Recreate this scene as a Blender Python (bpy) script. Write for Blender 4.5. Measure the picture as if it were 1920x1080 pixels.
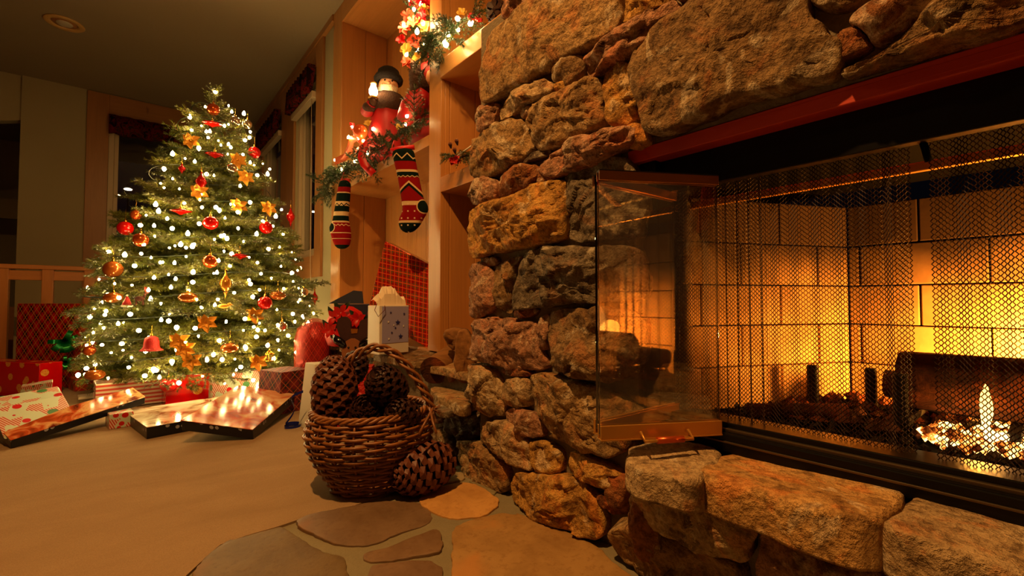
import bpy, bmesh, math, random
from mathutils import Vector, Matrix, noise
R = math.radians
rnd = random.Random(7)
for o in list(bpy.data.objects): bpy.data.objects.remove(o)
SC = bpy.context.scene
COL = SC.collection

# ---------------------------------------------------------------- camera, world, lamps, exposure
FPX = 853.0
YAW, PITCH, EYE = R(39.9), R(1.75), 0.60
cam_d = bpy.data.cameras.new('camera'); cam = bpy.data.objects.new('camera', cam_d); COL.objects.link(cam)
cam_d.sensor_width = 36; cam_d.lens = 36*FPX/1920; cam_d.clip_start = .02; cam_d.clip_end = 60
cam.location = (0, 0, EYE); cam.rotation_euler = (R(90)+PITCH, 0, -YAW)
SC.camera = cam
SC.view_settings.view_transform = 'Standard'; SC.view_settings.look = 'None'
SC.view_settings.gamma = 1; SC.view_settings.use_curve_mapping = False
SC.view_settings.exposure = 0.0
w = bpy.data.worlds.new('night'); SC.world = w; w.use_nodes = True
w.node_tree.nodes['Background'].inputs[0].default_value = (.05, .05, .09, 1)
w.node_tree.nodes['Background'].inputs[1].default_value = .02

def lamp(name, kind, loc, energy, color, size=.1, rot=None, spot=None):
    d = bpy.data.lights.new(name, kind); d.energy = energy; d.color = color
    if kind == 'AREA': d.shape = 'DISK'; d.size = size
    else: d.shadow_soft_size = size
    if spot: d.spot_size = R(spot[0]); d.spot_blend = spot[1]
    o = bpy.data.objects.new(name, d); COL.objects.link(o); o.location = loc
    if rot: o.rotation_euler = rot
    return o
# recessed ceiling lamp above the hearth (out of frame)
WARM = (1.0, .49, .14)
lamp('ceiling_lamp_hearth', 'AREA', (-.22, .74, 2.74), 76, WARM, .08)
lamp('room_fill', 'AREA', (-1.5, .3, 2.74), 2, WARM, .14)  # added dim fill high in the room, no fixture seen there
# light of the fire, behind the big log
FIRE = (1.0, .37, .045)
lamp('fire_glow', 'POINT', (1.40, -.03, .49), 62, FIRE, .04)
lamp('fire_glow', 'POINT', (1.30, -.22, .50), 10, FIRE, .05)
lamp('ember_glow', 'POINT', (1.14, .09, .385), .8, FIRE, .02)
# light of the strings in the tree
TREE_C = Vector((.41, 3.68)); 
for i in range(14):
    a = i*2.399; z = .35+1.5*i/13; r = max(.10, .62*(1-(z-.1)/2.05)+.07)
    lamp('tree_string_glow', 'POINT', (TREE_C.x+r*math.cos(a), TREE_C.y+r*math.sin(a), z), 1.3, (1.0, .62, .20), .03)

# ---------------------------------------------------------------- picture -> world
Fw = Vector((math.sin(YAW)*math.cos(PITCH), math.cos(YAW)*math.cos(PITCH), math.sin(PITCH)))
Rt = Vector((math.cos(YAW), -math.sin(YAW), 0)); Up = Rt.cross(Fw)
CAM = Vector((0, 0, EYE))
def ray(u, v): return Fw + Rt*((u-960)/FPX) + Up*((540-v)/FPX)
def onX(u, v, X): d = ray(u, v); return CAM + d*(X/d.x)
def onY(u, v, Y): d = ray(u, v); return CAM + d*(Y/d.y)
def onZ(u, v, Z): d = ray(u, v); return CAM + d*((Z-EYE)/d.z)
def onT(u, v, t): return CAM + ray(u, v)*t
def onP(u, v, p0, n): d = ray(u, v); return CAM + d*((p0-CAM).dot(n)/d.dot(n))

# ---------------------------------------------------------------- scene objects
def s2l(c):
    return tuple((x/12.92 if x <= .04045 else ((x+.055)/1.055)**2.4) for x in c)
def link(name, data, parent=None):
    o = bpy.data.objects.new(name, data); COL.objects.link(o)
    if parent: o.parent = parent
    return o
def tag(o, label=None, cat=None, group=None, kind=None):
    if label: o['label'] = label
    if cat: o['category'] = cat
    if group: o['group'] = group
    if kind: o['kind'] = kind
    return o
def empty(name, loc=(0, 0, 0), label=None, cat=None, group=None, kind=None, parent=None):
    o = link(name, None, parent); o.location = loc; o.empty_display_size = .05
    return tag(o, label, cat, group, kind)

class MB:
    """collects faces for ONE mesh object; coordinates are world unless a local frame is wanted"""
    def __init__(s): s.v = []; s.f = []; s.uv = []; s.mi = []; s.smooth = []
    def face(s, idx, uv=None, mi=0, smooth=False):
        s.f.append(idx); s.uv.append(uv or [(0, 0)]*len(idx)); s.mi.append(mi); s.smooth.append(smooth)
    def add(s, pts): n = len(s.v); s.v.extend([Vector(p) for p in pts]); return n
    def box(s, o, ex, ey, ez, mi=0):
        """parallelepiped from corner o with edge vectors; uv in metres"""
        o, ex, ey, ez = map(Vector, (o, ex, ey, ez)); n = s.add([o, o+ex, o+ex+ey, o+ey, o+ez, o+ex+ez, o+ex+ey+ez, o+ey+ez])
        a, b, c = ex.length, ey.length, ez.length
        if ex.cross(ey).dot(ez) < 0: fl = True
        else: fl = False
        for q, (w_, h_) in (((3, 2, 1, 0), (a, b)), ((4, 5, 6, 7), (a, b)), ((0, 1, 5, 4), (a, c)), ((1, 2, 6, 5), (b, c)), ((2, 3, 7, 6), (a, c)), ((3, 0, 4, 7), (b, c))):
            uv = [(0, 0), (w_, 0), (w_, h_), (0, h_)]
            q = [n+k for k in q]
            if fl: q = q[::-1]; uv = uv[::-1]
            s.face(q, uv, mi)
        return s
    def bx(s, x0, x1, y0, y1, z0, z1, mi=0): return s.box((x0, y0, z0), (x1-x0, 0, 0), (0, y1-y0, 0), (0, 0, z1-z0), mi)
    def tube(s, pts, r, n=6, cap=True, mi=0, closed=False, r2=None):
        pts = [Vector(p) for p in pts]; m = len(pts); base = len(s.v)
        ref = None
        for i, p in enumerate(pts):
            if closed: t = pts[(i+1) % m]-pts[i-1]
            else: t = pts[min(i+1, m-1)]-pts[max(i-1, 0)]
            if t.length < 1e-9: t = Vector((0, 0, 1))
            t.normalize()
            if ref is None: ref = t.orthogonal().normalized()
            ref = (ref - t*ref.dot(t))
            if ref.length < 1e-6: ref = t.orthogonal()
            ref.normalize(); b = t.cross(ref)
            rr = r[i] if isinstance(r, (list, tuple)) else r
            for k in range(n):
                a = 2*math.pi*k/n
                s.v.append(p + ref*(rr*math.cos(a)) + b*((r2 or rr)*math.sin(a)))
        L = 0
        for i in range(m if closed else m-1):
            j = (i+1) % m; L2 = L+(pts[j]-pts[i]).length
            for k in range(n):
                k2 = (k+1) % n
                s.face([base+i*n+k, base+i*n+k2, base+j*n+k2, base+j*n+k], [(k/n, L), ((k+1)/n, L), ((k+1)/n, L2), (k/n, L2)], mi, True)
            L = L2
        if cap and not closed:
            s.face([base+k for k in range(n)][::-1], None, mi); s.face([base+(m-1)*n+k for k in range(n)], None, mi)
        return s
    def lathe(s, prof, n=16, c=(0, 0, 0), ax=(0, 0, 1), mi=0, sx=1, sy=1, flute=None):
        """prof: (radius, height) list"""
        ax = Vector(ax).normalized(); c = Vector(c)
        e1 = ax.orthogonal().normalized() if abs(ax.z) < .999 else Vector((1, 0, 0)); e2 = ax.cross(e1)
        base = len(s.v)
        for (r, h) in prof:
            for k in range(n):
                a = 2*math.pi*k/n; q = r*(1+(flute[1]*math.cos(a*flute[0]) if flute else 0))
                s.v.append(c+e1*(q*sx*math.cos(a))+e2*(q*sy*math.sin(a))+ax*h)
        for i in range(len(prof)-1):
            for k in range(n):
                k2 = (k+1) % n
                s.face([base+i*n+k, base+i*n+k2, base+(i+1)*n+k2, base+(i+1)*n+k],
                       [(k/n, prof[i][1]), ((k+1)/n, prof[i][1]), ((k+1)/n, prof[i+1][1]), (k/n, prof[i+1][1])], mi, True)
        return s
    def sphere(s, c, r, n=12, m=8, mi=0, sc=(1, 1, 1)):
        c = Vector(c); base = len(s.v)
        for i in range(m+1):
            th = math.pi*i/m
            for k in range(n):
                a = 2*math.pi*k/n
                s.v.append(c+Vector((r*sc[0]*math.sin(th)*math.cos(a), r*sc[1]*math.sin(th)*math.sin(a), r*sc[2]*math.cos(th))))
        for i in range(m):
            for k in range(n):
                k2 = (k+1) % n
                s.face([base+(i+1)*n+k, base+(i+1)*n+k2, base+i*n+k2, base+i*n+k], None, mi, True)
        return s
    def prism(s, poly, n_, th, mi=0):
        """polygon of points extruded along n_ by th"""
        n_ = Vector(n_).normalized()*th; m = len(poly); b = s.add(poly); c = s.add([Vector(p)+n_ for p in poly])
        s.face([b+i for i in range(m)][::-1], None, mi); s.face([c+i for i in range(m)], None, mi)
        for i in range(m): j = (i+1) % m; s.face([b+i, b+j, c+j, c+i], None, mi)
        return s
    def mesh(s, name, mats, bevel=0):
        me = bpy.data.meshes.new(name); me.from_pydata([tuple(v) for v in s.v], [], s.f)
        uvl = me.uv_layers.new(name='UVMap'); flat = [c for f in s.uv for p in f for c in p]
        uvl.data.foreach_set('uv', flat)
        for m in (mats if isinstance(mats, (list, tuple)) else [mats]): me.materials.append(m)
        me.polygons.foreach_set('material_index', s.mi); me.polygons.foreach_set('use_smooth', s.smooth)
        bm = bmesh.new(); bm.from_mesh(me); bmesh.ops.remove_doubles(bm, verts=bm.verts, dist=1e-6)
        if bevel:
            bmesh.ops.bevel(bm, geom=[e for e in bm.edges if len(e.link_faces) == 2 and e.calc_face_angle(0) > .6], offset=bevel, segments=2, affect='EDGES', profile=.5)
        bmesh.ops.recalc_face_normals(bm, faces=bm.faces)
        bm.to_mesh(me); bm.free(); me.update(); return me
    def build(s, name, mats, parent=None, bevel=0, origin=None):
        """origin: object location; vertices are then stored relative to it (parent Empties carry a location too)"""
        pw = Vector((0, 0, 0)); p = parent
        if parent is not None:
            pw = WORLD.get(parent.name, Matrix.Identity(4)).translation
        if origin is None:
            lo = Vector((min(v.x for v in s.v), min(v.y for v in s.v), min(v.z for v in s.v))); hi = Vector((max(v.x for v in s.v), max(v.y for v in s.v), max(v.z for v in s.v)))
            origin = Vector(((lo.x+hi.x)/2, (lo.y+hi.y)/2, lo.z))
        origin = Vector(origin); s.v = [v-origin for v in s.v]
        o = link(name, s.mesh(name, mats, bevel), parent); o.location = origin-pw
        WORLD[o.name] = Matrix.Translation(origin)
        return o
WORLD = {}
def root(name, loc, label, cat, group=None, kind=None, parent=None):
    pw = WORLD[parent.name].translation if parent else Vector((0, 0, 0))
    o = empty(name, Vector(loc)-pw, label, cat, group, kind, parent); WORLD[o.name] = Matrix.Translation(Vector(loc)); return o

# ---------------------------------------------------------------- materials
class NT:
    def __init__(s, name):
        s.m = bpy.data.materials.new(name); s.m.use_nodes = True; s.t = s.m.node_tree; s.n = s.t.nodes
        s.b = s.n['Principled BSDF']; s.out = s.n['Material Output']
    def node(s, typ, **kw):
        n = s.n.new(typ)
        for k, v in kw.items(): setattr(n, k, v)
        return n
    def put(s, sock, v):
        if hasattr(v, 'is_linked') or isinstance(v, bpy.types.NodeSocket): s.t.links.new(v, sock)
        else:
            if isinstance(v, (tuple, list)) and len(v) == 3 and sock.type == 'RGBA': v = (*v, 1)
            sock.default_value = v
    def math(s, op, a, b=0., c=None):
        n = s.node('ShaderNodeMath', operation=op); s.put(n.inputs[0], a); s.put(n.inputs[1], b)
        if c is not None: s.put(n.inputs[2], c)
        return n.outputs[0]
    def mix(s, f, a, b, blend='MIX'):
        n = s.node('ShaderNodeMix', data_type='RGBA', blend_type=blend); s.put(n.inputs[0], f); s.put(n.inputs[6], a); s.put(n.inputs[7], b); return n.outputs[2]
    def coord(s, which='Object'): return s.node('ShaderNodeTexCoord').outputs[which]
    def xyz(s, v): n = s.node('ShaderNodeSeparateXYZ'); s.put(n.inputs[0], v); return n.outputs
    def map(s, v, scale=(1, 1, 1), rot=(0, 0, 0), loc=(0, 0, 0)):
        n = s.node('ShaderNodeMapping'); s.put(n.inputs[0], v); n.inputs[1].default_value = loc; n.inputs[2].default_value = rot; n.inputs[3].default_value = scale; return n.outputs[0]
    def noise(s, v, scale, detail=4, rough=.55, dist=0, out='Fac'):
        n = s.node('ShaderNodeTexNoise'); s.put(n.inputs['Vector'], v); n.inputs['Scale'].default_value = scale; n.inputs['Detail'].default_value = detail
        n.inputs['Roughness'].default_value = rough; n.inputs['Distortion'].default_value = dist; return n.outputs[out]
    def voro(s, v, scale, feature='F1', out='Distance', rand=1):
        n = s.node('ShaderNodeTexVoronoi', feature=feature); s.put(n.inputs['Vector'], v); n.inputs['Scale'].default_value = scale; n.inputs['Randomness'].default_value = rand; return n.outputs[out]
    def ramp(s, f, stops, interp='LINEAR'):
        n = s.node('ShaderNodeValToRGB'); s.put(n.inputs[0], f); cr = n.color_ramp; cr.interpolation = interp
        while len(cr.elements) < len(stops): cr.elements.new(1)
        for e, (p, c) in zip(cr.elements, stops):
            e.position = p; e.color = (*c, 1) if isinstance(c, (tuple, list)) else (c, c, c, 1)
        return n.outputs[0]
    def bump(s, h, strength=.3, dist=.01):
        n = s.node('ShaderNodeBump'); s.put(n.inputs['Height'], h); n.inputs['Strength'].default_value = strength; n.inputs['Distance'].default_value = dist
        s.t.links.new(n.outputs[0], s.b.inputs['Normal'])
    def set(s, color=None, rough=None, metal=None, spec=None, **kw):
        if color is not None: s.put(s.b.inputs['Base Color'], color)
        if rough is not None: s.put(s.b.inputs['Roughness'], rough)
        if metal is not None: s.put(s.b.inputs['Metallic'], metal)
        if spec is not None: s.put(s.b.inputs['Specular IOR Level'], spec)
        for k, v in kw.items(): s.put(s.b.inputs[k], v)
        return s
def C(*c): return s2l(c)
def simple(name, col, rough=.6, metal=0, spec=.5, var=0, vs=20, bump=0, bs=60, **kw):
    m = NT(name); col = s2l(col)
    c = col
    if var:
        c = m.mix(m.noise(m.coord(), vs), tuple(x*(1-var) for x in col), tuple(min(1, x*(1+var)) for x in col))
    m.set(c, rough, metal, spec, **kw)
    if bump: m.bump(m.noise(m.coord(), bs), bump)
    return m.m
def emis(name, col, strength):
    m = NT(name); m.set((0, 0, 0), 1); m.put(m.b.inputs['Emission Color'], col); m.b.inputs['Emission Strength'].default_value = strength; return m.m

def stone_mat():
    m = NT('field_stone'); v = m.coord(); oi = m.node('ShaderNodeObjectInfo')
    off = m.node('ShaderNodeVectorMath', operation='ADD'); m.put(off.inputs[0], v); 
    sc = m.node('ShaderNodeVectorMath', operation='SCALE'); m.put(sc.inputs[0], oi.outputs['Location']); sc.inputs['Scale'].default_value = 7.3
    m.put(off.inputs[1], sc.outputs[0]); p = off.outputs[0]
    base = oi.outputs['Color']
    n1 = m.noise(p, 7, 6, .62, .6); n2 = m.noise(p, 26, 6, .68, .3); n3 = m.noise(p, 90, 4, .7); n4 = m.noise(p, 7, 5, .6, 1.8)
    c = m.mix(m.ramp(n1, [(.35, 0), (.62, 1)]), m.mix(1, base, (.62, .55, .47), 'MULTIPLY'), base)
    c = m.mix(m.ramp(n4, [(.54, 0), (.63, .55)]), c, m.mix(1, base, (1.1, .60, .34), 'MULTIPLY'))
    c = m.mix(m.ramp(n4, [(.37, .8), (.43, 0)]), c, m.mix(.5, base, (.80, .70, .50)))
    c = m.mix(m.ramp(n2, [(.38, .75), (.50, 0)]), c, m.mix(1, c, (.30, .25, .22), 'MULTIPLY'))
    c = m.mix(m.ramp(n3, [(.42, .6), (.53, 0)]), c, m.mix(1, c, (.45, .40, .36), 'MULTIPLY'))
    m.set(c, .82, spec=.22)
    h = m.math('ADD', m.math('MULTIPLY', n2, 1.1), m.math('MULTIPLY', n3, .35)); h = m.math('ADD', h, m.math('MULTIPLY', n1, 1.2))
    m.bump(h, .9, .022); return m.m
def wood_mat(name, col, axis='Z', rough=.36, dark=.86, sc=1.0):
    m = NT(name); v = m.coord(); col = s2l(col)
    s_ = {'Z': (14, 14, .9), 'Y': (14, .9, 14), 'X': (.9, 14, 14)}[axis]
    p = m.map(v, tuple(q*sc for q in s_)); n = m.noise(p, 2.2, 5, .6, 1.2); k = m.noise(m.map(v, (5, 5, 1.6)), 2.3, 2, .4)
    c = m.mix(m.ramp(n, [(.35, 0), (.65, 1)]), tuple(x*dark for x in col), col)
    c = m.mix(m.ramp(k, [(.70, 0), (.76, .8)]), c, tuple(x*.35 for x in col))
    m.set(c, rough, spec=.45); m.bump(n, .12, .004); return m.m
M = {}
M['stone'] = stone_mat()
M['mortar'] = simple('mortar', (.47, .42, .34), .95, var=.3, vs=30, bump=.6, bs=80, spec=.15)
M['floor_mortar'] = simple('hearth_mortar', (.48, .44, .34), .9, var=.15, vs=18, bump=.3, bs=120, spec=.25)
M['pine'] = wood_mat('pine', (.74, .50, .26))
M['pine_h'] = wood_mat('pine_horizontal', (.74, .50, .26), 'Y')
M['casing'] = wood_mat('casing_pine', (.66, .44, .24))
M['casing_x'] = wood_mat('casing_pine_cross', (.66, .44, .24), 'X')
M['casing_y'] = wood_mat('casing_pine_long', (.66, .44, .24), 'Y')
M['rail'] = wood_mat('rail_oak', (.74, .46, .22), 'X')
M['rail_v'] = wood_mat('rail_oak_upright', (.74, .46, .22), 'Z')
M['paint'] = simple('cream_wall_paint', (.66, .60, .46), .85, var=.05, vs=3, bump=.08, bs=150, spec=.2)
M['ceiling'] = simple('ceiling_plaster', (.60, .53, .42), .9, var=.06, vs=1.2, bump=.25, bs=45, spec=.15)
M['vinyl'] = simple('vinyl_window_frame', (.76, .66, .52), .4)
M['black'] = simple('black_painted_steel', (.045, .042, .04), .35, .5)
M['soot'] = simple('sooty_steel', (.02, .018, .017), .95, spec=.03)
M['iron'] = simple('cast_iron', (.05, .045, .04), .65, .4, var=.3, bump=.3, bs=90)
M['brass'] = simple('aged_brass', (.80, .58, .26), .42, .75)
M['brass_d'] = simple('dark_brass', (.50, .30, .13), .3, .9)
M['chrome'] = simple('dull_track_metal', (.42, .36, .28), .35, .9)
M['lintel'] = simple('rust_red_lintel_steel', (.72, .20, .06), .55, .1, var=.2, vs=8)
M['white'] = simple('white_card', (.80, .77, .70), .6)
def glass(name, col=(1, 1, 1), rough=0.0, ior=1.5):
    m = NT(name); m.set(col, rough, 0, .5); m.b.inputs['Transmission Weight'].default_value = 1; m.b.inputs['IOR'].default_value = ior; return m.m
M['glass'] = glass('door_glass', (.97, .93, .85), ior=2.1)
M['winglass'] = glass('window_glass', (.9, .9, .9))
def carpet():
    m = NT('beige_carpet'); v = m.coord()
    n = m.noise(v, 1.6, 4, .55, .4); f = m.noise(v, 420, 2, .8); g = m.noise(m.map(v, (2.2, 7, 1), (0, 0, R(35))), 1.3, 4, .5, .8)
    c = m.mix(n, C(.54, .44, .33), C(.67, .56, .425)); c = m.mix(m.ramp(g, [(.36, .30), (.6, 0)]), c, C(.50, .40, .29)); c = m.mix(m.ramp(f, [(.35, .35), (.6, 0)]), c, C(.42, .33, .24))
    m.set(c, .97, spec=.08); m.bump(m.math('ADD', m.math('MULTIPLY', f, .5), g), .55, .006); return m.m
M['carpet'] = carpet()
def firebrick():
    m = NT('refractory_brick'); v = m.coord(); n = m.noise(v, 22, 5, .6); k = m.noise(v, 5, 2)
    c = m.mix(n, C(.66, .50, .33), C(.80, .64, .44)); c = m.mix(m.ramp(k, [(.3, .5), (.6, 0)]), c, C(.42, .28, .17))
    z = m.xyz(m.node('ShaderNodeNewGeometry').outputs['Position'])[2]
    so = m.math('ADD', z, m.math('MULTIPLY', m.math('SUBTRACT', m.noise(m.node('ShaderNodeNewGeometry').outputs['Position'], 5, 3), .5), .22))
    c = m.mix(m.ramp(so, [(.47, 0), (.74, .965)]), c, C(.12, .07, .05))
    m.set(c, .9, spec=.15); m.bump(n, .3, .004); return m.m
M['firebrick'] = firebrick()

# ---------------------------------------------------------------- room shell
ZC = 2.77; XW = 1.15; YB = 6.30; XF = .93
fl = MB().bx(-3.2, 1.6, -2.2, 9.2, -.12, -.004).build('floor', simple('subfloor', (.4, .34, .27), .9)); tag(fl, kind='structure')
ce = MB().bx(-3.2, 1.6, -2.2, 9.2, ZC, ZC+.12).build('ceiling', M['ceiling']); tag(ce, kind='structure')
def struct(name, mb, mat, parent=None, bevel=0):
    o = mb.build(name, mat, parent, bevel)
    if not parent: tag(o, kind='structure')
    return o
M['panel'] = wood_mat('dark_unseen_walls', (.36, .24, .15))  # invented dark finish for the unseen walls, to cut bounced light
struct('wall_left', MB().bx(-3.3, -3.2, -2.2, 9.2, -.1, 2.9), M['panel'])
struct('wall_rear', MB().bx(-3.2, 1.7, -2.3, -2.2, -.1, 2.9), M['panel'])
# back wall of the tree corner: pier, window 1, bit by the corner; left of the pier the room is open to the stairs
def Xb(u): return onY(u, 400, YB).x
xp0, xp1 = Xb(33), Xb(158)           # painted pier
wa, wb = Xb(200), .86                # window opening
zt, zb = 2.53, .62                   # window top/bottom
b = MB().bx(xp0, wa, YB, YB+.14, 0, ZC).bx(wa, wb, YB, YB+.14, 0, zb).bx(wa, wb, YB, YB+.14, zt, ZC).bx(wb, XW+.15, YB, YB+.14, 0, ZC)
back = struct('wall_back', b, M['paint'])
# dark stairwell beyond the opening
struct('wall_stairwell', MB().bx(-3.2, xp0, 9.0, 9.1, 0, ZC), M['paint'])
struct('trim_1', MB().prism([(-3.2, YB+.02, 1.66), (xp0, YB+.02, 2.34), (xp0, YB+.02, ZC), (-3.2, YB+.02, ZC)], (0, 1, 0), .10), M['paint'])
struct('trim_2', MB().bx(-3.2, xp0-.02, 8.2, 8.28, 1.62, 1.86), M['paint'])
struct('trim_3', MB().bx(-3.2, xp0-.02, 6.9, 6.98, 0, .55), M['casing'])
# window builder: opening in the plane given by p(a, b) = wall coordinate, z ; n towards the room
def window(name, P, N, a0, a1, z0, z1, cas_a0, cas_a1, cas_z0, cas_z1, mats):
    """P(a,z,d): world point at wall coordinate a, height z, d towards the room"""
    w_ = tag(link(name, None), kind='structure'); WORLD[w_.name] = Matrix.Identity(4)
    def bar(nm, x0, x1, y0, y1, d0, d1, mt, bev=.003, par=w_):
        mb = MB(); mb.box(P(x0, y0, d0), P(x1, y0, d0)-P(x0, y0, d0), P(x0, y1, d0)-P(x0, y0, d0), P(x0, y0, d1)-P(x0, y0, d0)); return mb.build(nm, mt, par, bev)
    mv, mh = mats
    bar('casing', cas_a0, a0, cas_z0, cas_z1, 0, .022, mv); bar('casing', a1, cas_a1, cas_z0, cas_z1, 0, .022, mv)
    bar('casing', a0, a1, z1, cas_z1, 0, .022, mh); bar('casing', a0, a1, cas_z0, z0, 0, .022, mh)
    for (x0, x1, y0, y1) in ((a0, a0+.045, z0, z1), (a1-.045, a1, z0, z1), (a0+.045, a1-.045, z1-.045, z1), (a0+.045, a1-.045, z0, z0+.045)):
        bar('sash', x0, x1, y0, y1, -.10, -.02, M['vinyl'])
    for (x0, x1, y0, y1) in ((a0+.045, a0+.08, z0+.045, z1-.045), (a1-.08, a1-.045, z0+.045, z1-.045), (a0+.08, a1-.08, z1-.08, z1-.045), (a0+.08, a1-.08, z0+.045, z0+.08)):
        bar('inner_sash', x0, x1, y0, y1, -.085, -.045, M['vinyl'])
    bar('pane', a0+.08, a1-.08, z0+.08, z1-.08, -.07, -.064, M['winglass'], 0)
    return w_
PB = lambda a, z, d: Vector((a, YB-d, z))
PR = lambda a, z, d: Vector((XW-d, a, z))
window('window_1', PB, 0, wa, wb, zb, zt, xp1, .98, zb-.16, ZC-.01, (M['casing'], M['casing_x']))
# right wall with two windows
Y1a, Y1b = 3.86, 4.52; Y2a, Y2b = 4.98, 5.86
b = MB().bx(XW, XW+.14, 1.3, Y1a, 0, ZC)
for (a0, a1) in ((Y1a, Y1b), (Y2a, Y2b)): b.bx(XW, XW+.14, a0, a1, 0, .98).bx(XW, XW+.14, a0, a1, 2.53, ZC)
b.bx(XW, XW+.14, Y1b, Y2a, 0, ZC).bx(XW, XW+.14, Y2b, YB+.14, 0, ZC)
# (the stretch behind the bookcase is set back so that its niches have depth)
b = MB().bx(XW, XW+.14, 3.44, Y1a, 0, ZC)
for (a0, a1) in ((Y1a, Y1b), (Y2a, Y2b)): b.bx(XW, XW+.14, a0, a1, 0, .98).bx(XW, XW+.14, a0, a1, 2.53, ZC)
b.bx(XW, XW+.14, Y1b, Y2a, 0, ZC).bx(XW, XW+.14, Y2b, YB+.14, 0, ZC)
struct('wall_right', b, M['paint'])
window('window_2', PR, 0, Y1a, Y1b, .98, 2.53, Y1a-.16, Y2a-.22, .80, 2.72, (M['casing'], M['casing_y']))
window('window_3', PR, 0, Y2a, Y2b, .98, 2.53, Y2a-.22, Y2b+.15, .80, 2.72, (M['casing'], M['casing_y']))
struct('trim_4', MB().bx(XW-.03, XW, 3.45, YB, 2.72, ZC), M['casing_y'])
# added glowing globe outside the back window
def valance(P, a0, a1, label):
    m = MB(); n = 26
    top, bot, d0 = 2.54, 2.34, .03
    for i in range(n+1):
        a = a0+(a1-a0)*i/n; d = d0+.05+.012*math.sin(i*2.2)
        m.v += [P(a, top, d), P(a, bot+.012*math.sin(i*1.4), d+.012), P(a, bot+.012*math.sin(i*1.4), d-.03), P(a, top, d0)]
    for i in range(n):
        q = i*4; L = (a1-a0)/n
        for k in range(4):
            k2 = (k+1) % 4
            m.face([q+k, q+k2, q+4+k2, q+4+k], [(i*L, k*.2), (i*L, k*.2+.2), (i*L+L, k*.2+.2), (i*L+L, k*.2)], 0, k == 0)
    m.face([0, 1, 2, 3]); m.face([n*4+3, n*4+2, n*4+1, n*4])
    o = m.build('valance', M['valance']); tag(o, label, 'valance', 'dark red valances over the windows'); return o
def _vm():
    m = NT('dark_red_print_fabric'); v = m.coord(); k = m.noise(v, 16, 3, .5, 1)
    m.set(m.ramp(k, [(.40, C(.10, .03, .03)), (.50, C(.40, .08, .05)), (.60, C(.12, .12, .06)), (.68, C(.35, .10, .05))]), .9, spec=.1); return m.m
M['valance'] = _vm()
valance(PB, wa, wb, 'dark red printed valance across the top of the back window')
valance(PR, Y1a-.01, Y1b+.01, 'dark red printed valance on the window beside the bookcase')
valance(PR, Y2a, Y2b, 'dark red printed valance on the window in the corner behind the tree')
BLIND = []
for (P_, a0, a1, lb) in ((PR, Y1a, Y1b, 'beige blind headrail under the valance beside the bookcase'), (PR, Y2a, Y2b, 'beige blind headrail under the valance in the corner')):
    m = MB(); m.box(P_(a0+.01, 2.28, .0), P_(a1-.01, 2.28, 0)-P_(a0+.01, 2.28, 0), P_(a0, 2.28, .05)-P_(a0, 2.28, 0), (0, 0, .055)); o = m.build('blind_headrail', M['vinyl'], None, .004); tag(o, lb, 'blind'); BLIND.append(o)
m = MB(); m.tube([PR(Y1a+.05, 2.3, .04), PR(Y1a+.05, 1.5, .035), PR(Y1a+.06, .95, .03), PR(Y1a+.05, .45, .02)], .003, 5); m.build('cord', M['vinyl'], BLIND[0])
# recessed light, switched off
p = onZ(121, 43, ZC)
t = root('recessed_light', p, 'unlit round recessed ceiling light with cream trim ring', 'light')
MB().lathe([(.075, 0), (.115, 0), (.12, -.006), (.112, -.012), (.085, -.012), (.075, -.004), (.075, 0)], 32, p).build('trim_ring', simple('cream_trim_ring', (.80, .62, .36), .45), t, origin=p)
MB().lathe([(.001, -.001), (.074, -.001), (.072, -.005), (.001, -.005)], 28, p).build('can', M['casing'], t, origin=p)
MB().sphere(p+Vector((0, 0, -.006)), .05, 16, 8, sc=(1, 1, .35)).build('bulb', simple('frosted_unlit_bulb', (.75, .7, .6), .4), t, origin=p)
# balcony railing behind the gifts
YR = 5.2
t = root('balcony_railing', (-.8, YR, 0), 'oak balcony railing behind the big plaid gift', 'railing')
zr = onY(60, 497, YR).z
MB().bx(-2.9, .1, YR-.05, YR+.05, zr-.035, zr).build('top_rail', M['rail'], t, .006)
MB().bx(-2.9, .1, YR-.02, YR+.02, zr-.12, zr-.045).build('lower_rail', M['rail'], t, .004)
MB().bx(-2.9, .1, YR-.02, YR+.02, .04, .10).build('bottom_rail', M['rail'], t, .004)
for u in (-92, 5, 90, 168, 235):
    x = onY(u, 540, YR).x
    MB().bx(x-.034, x+.034, YR-.037, YR+.033, .0, zr-.02).build('baluster', M['rail_v'], t, .004)
# ---------------------------------------------------------------- rough stones
def crop(ox, oy, s): return lambda pts: [(ox+x*s, oy+y*s) for (x, y) in pts]
KA = crop(860, 0, 460/1656); KB = crop(1180, 0, 740/1920); KC = crop(860, 280, 320/1080)
KD = crop(820, 580, 360/1023); KE = crop(1100, 780, 820/1920); KF = crop(300, 820, 940/1920)
def resample(pts, n):
    L = [0]
    m = len(pts)
    for i in range(m): L.append(L[-1]+(pts[(i+1) % m]-pts[i]).length)
    out = []; j = 0
    for k in range(n):
        s = L[-1]*k/n
        while L[j+1] < s: j += 1
        f = (s-L[j])/max(1e-9, L[j+1]-L[j]); out.append(pts[j].lerp(pts[(j+1) % m], f))
    return out
def chaikin(p):
    o = []
    for i in range(len(p)): a, b = p[i], p[(i+1) % len(p)]; o += [a.lerp(b, .22), a.lerp(b, .78)]
    return o
PAL = dict(T=(.70, .57, .38), Y=(.82, .63, .32), G=(.52, .47, .39), P=(.74, .56, .44), D=(.42, .35, .29), R=(.64, .42, .25), B=(.59, .47, .31), L=(.78, .67, .50))
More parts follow.
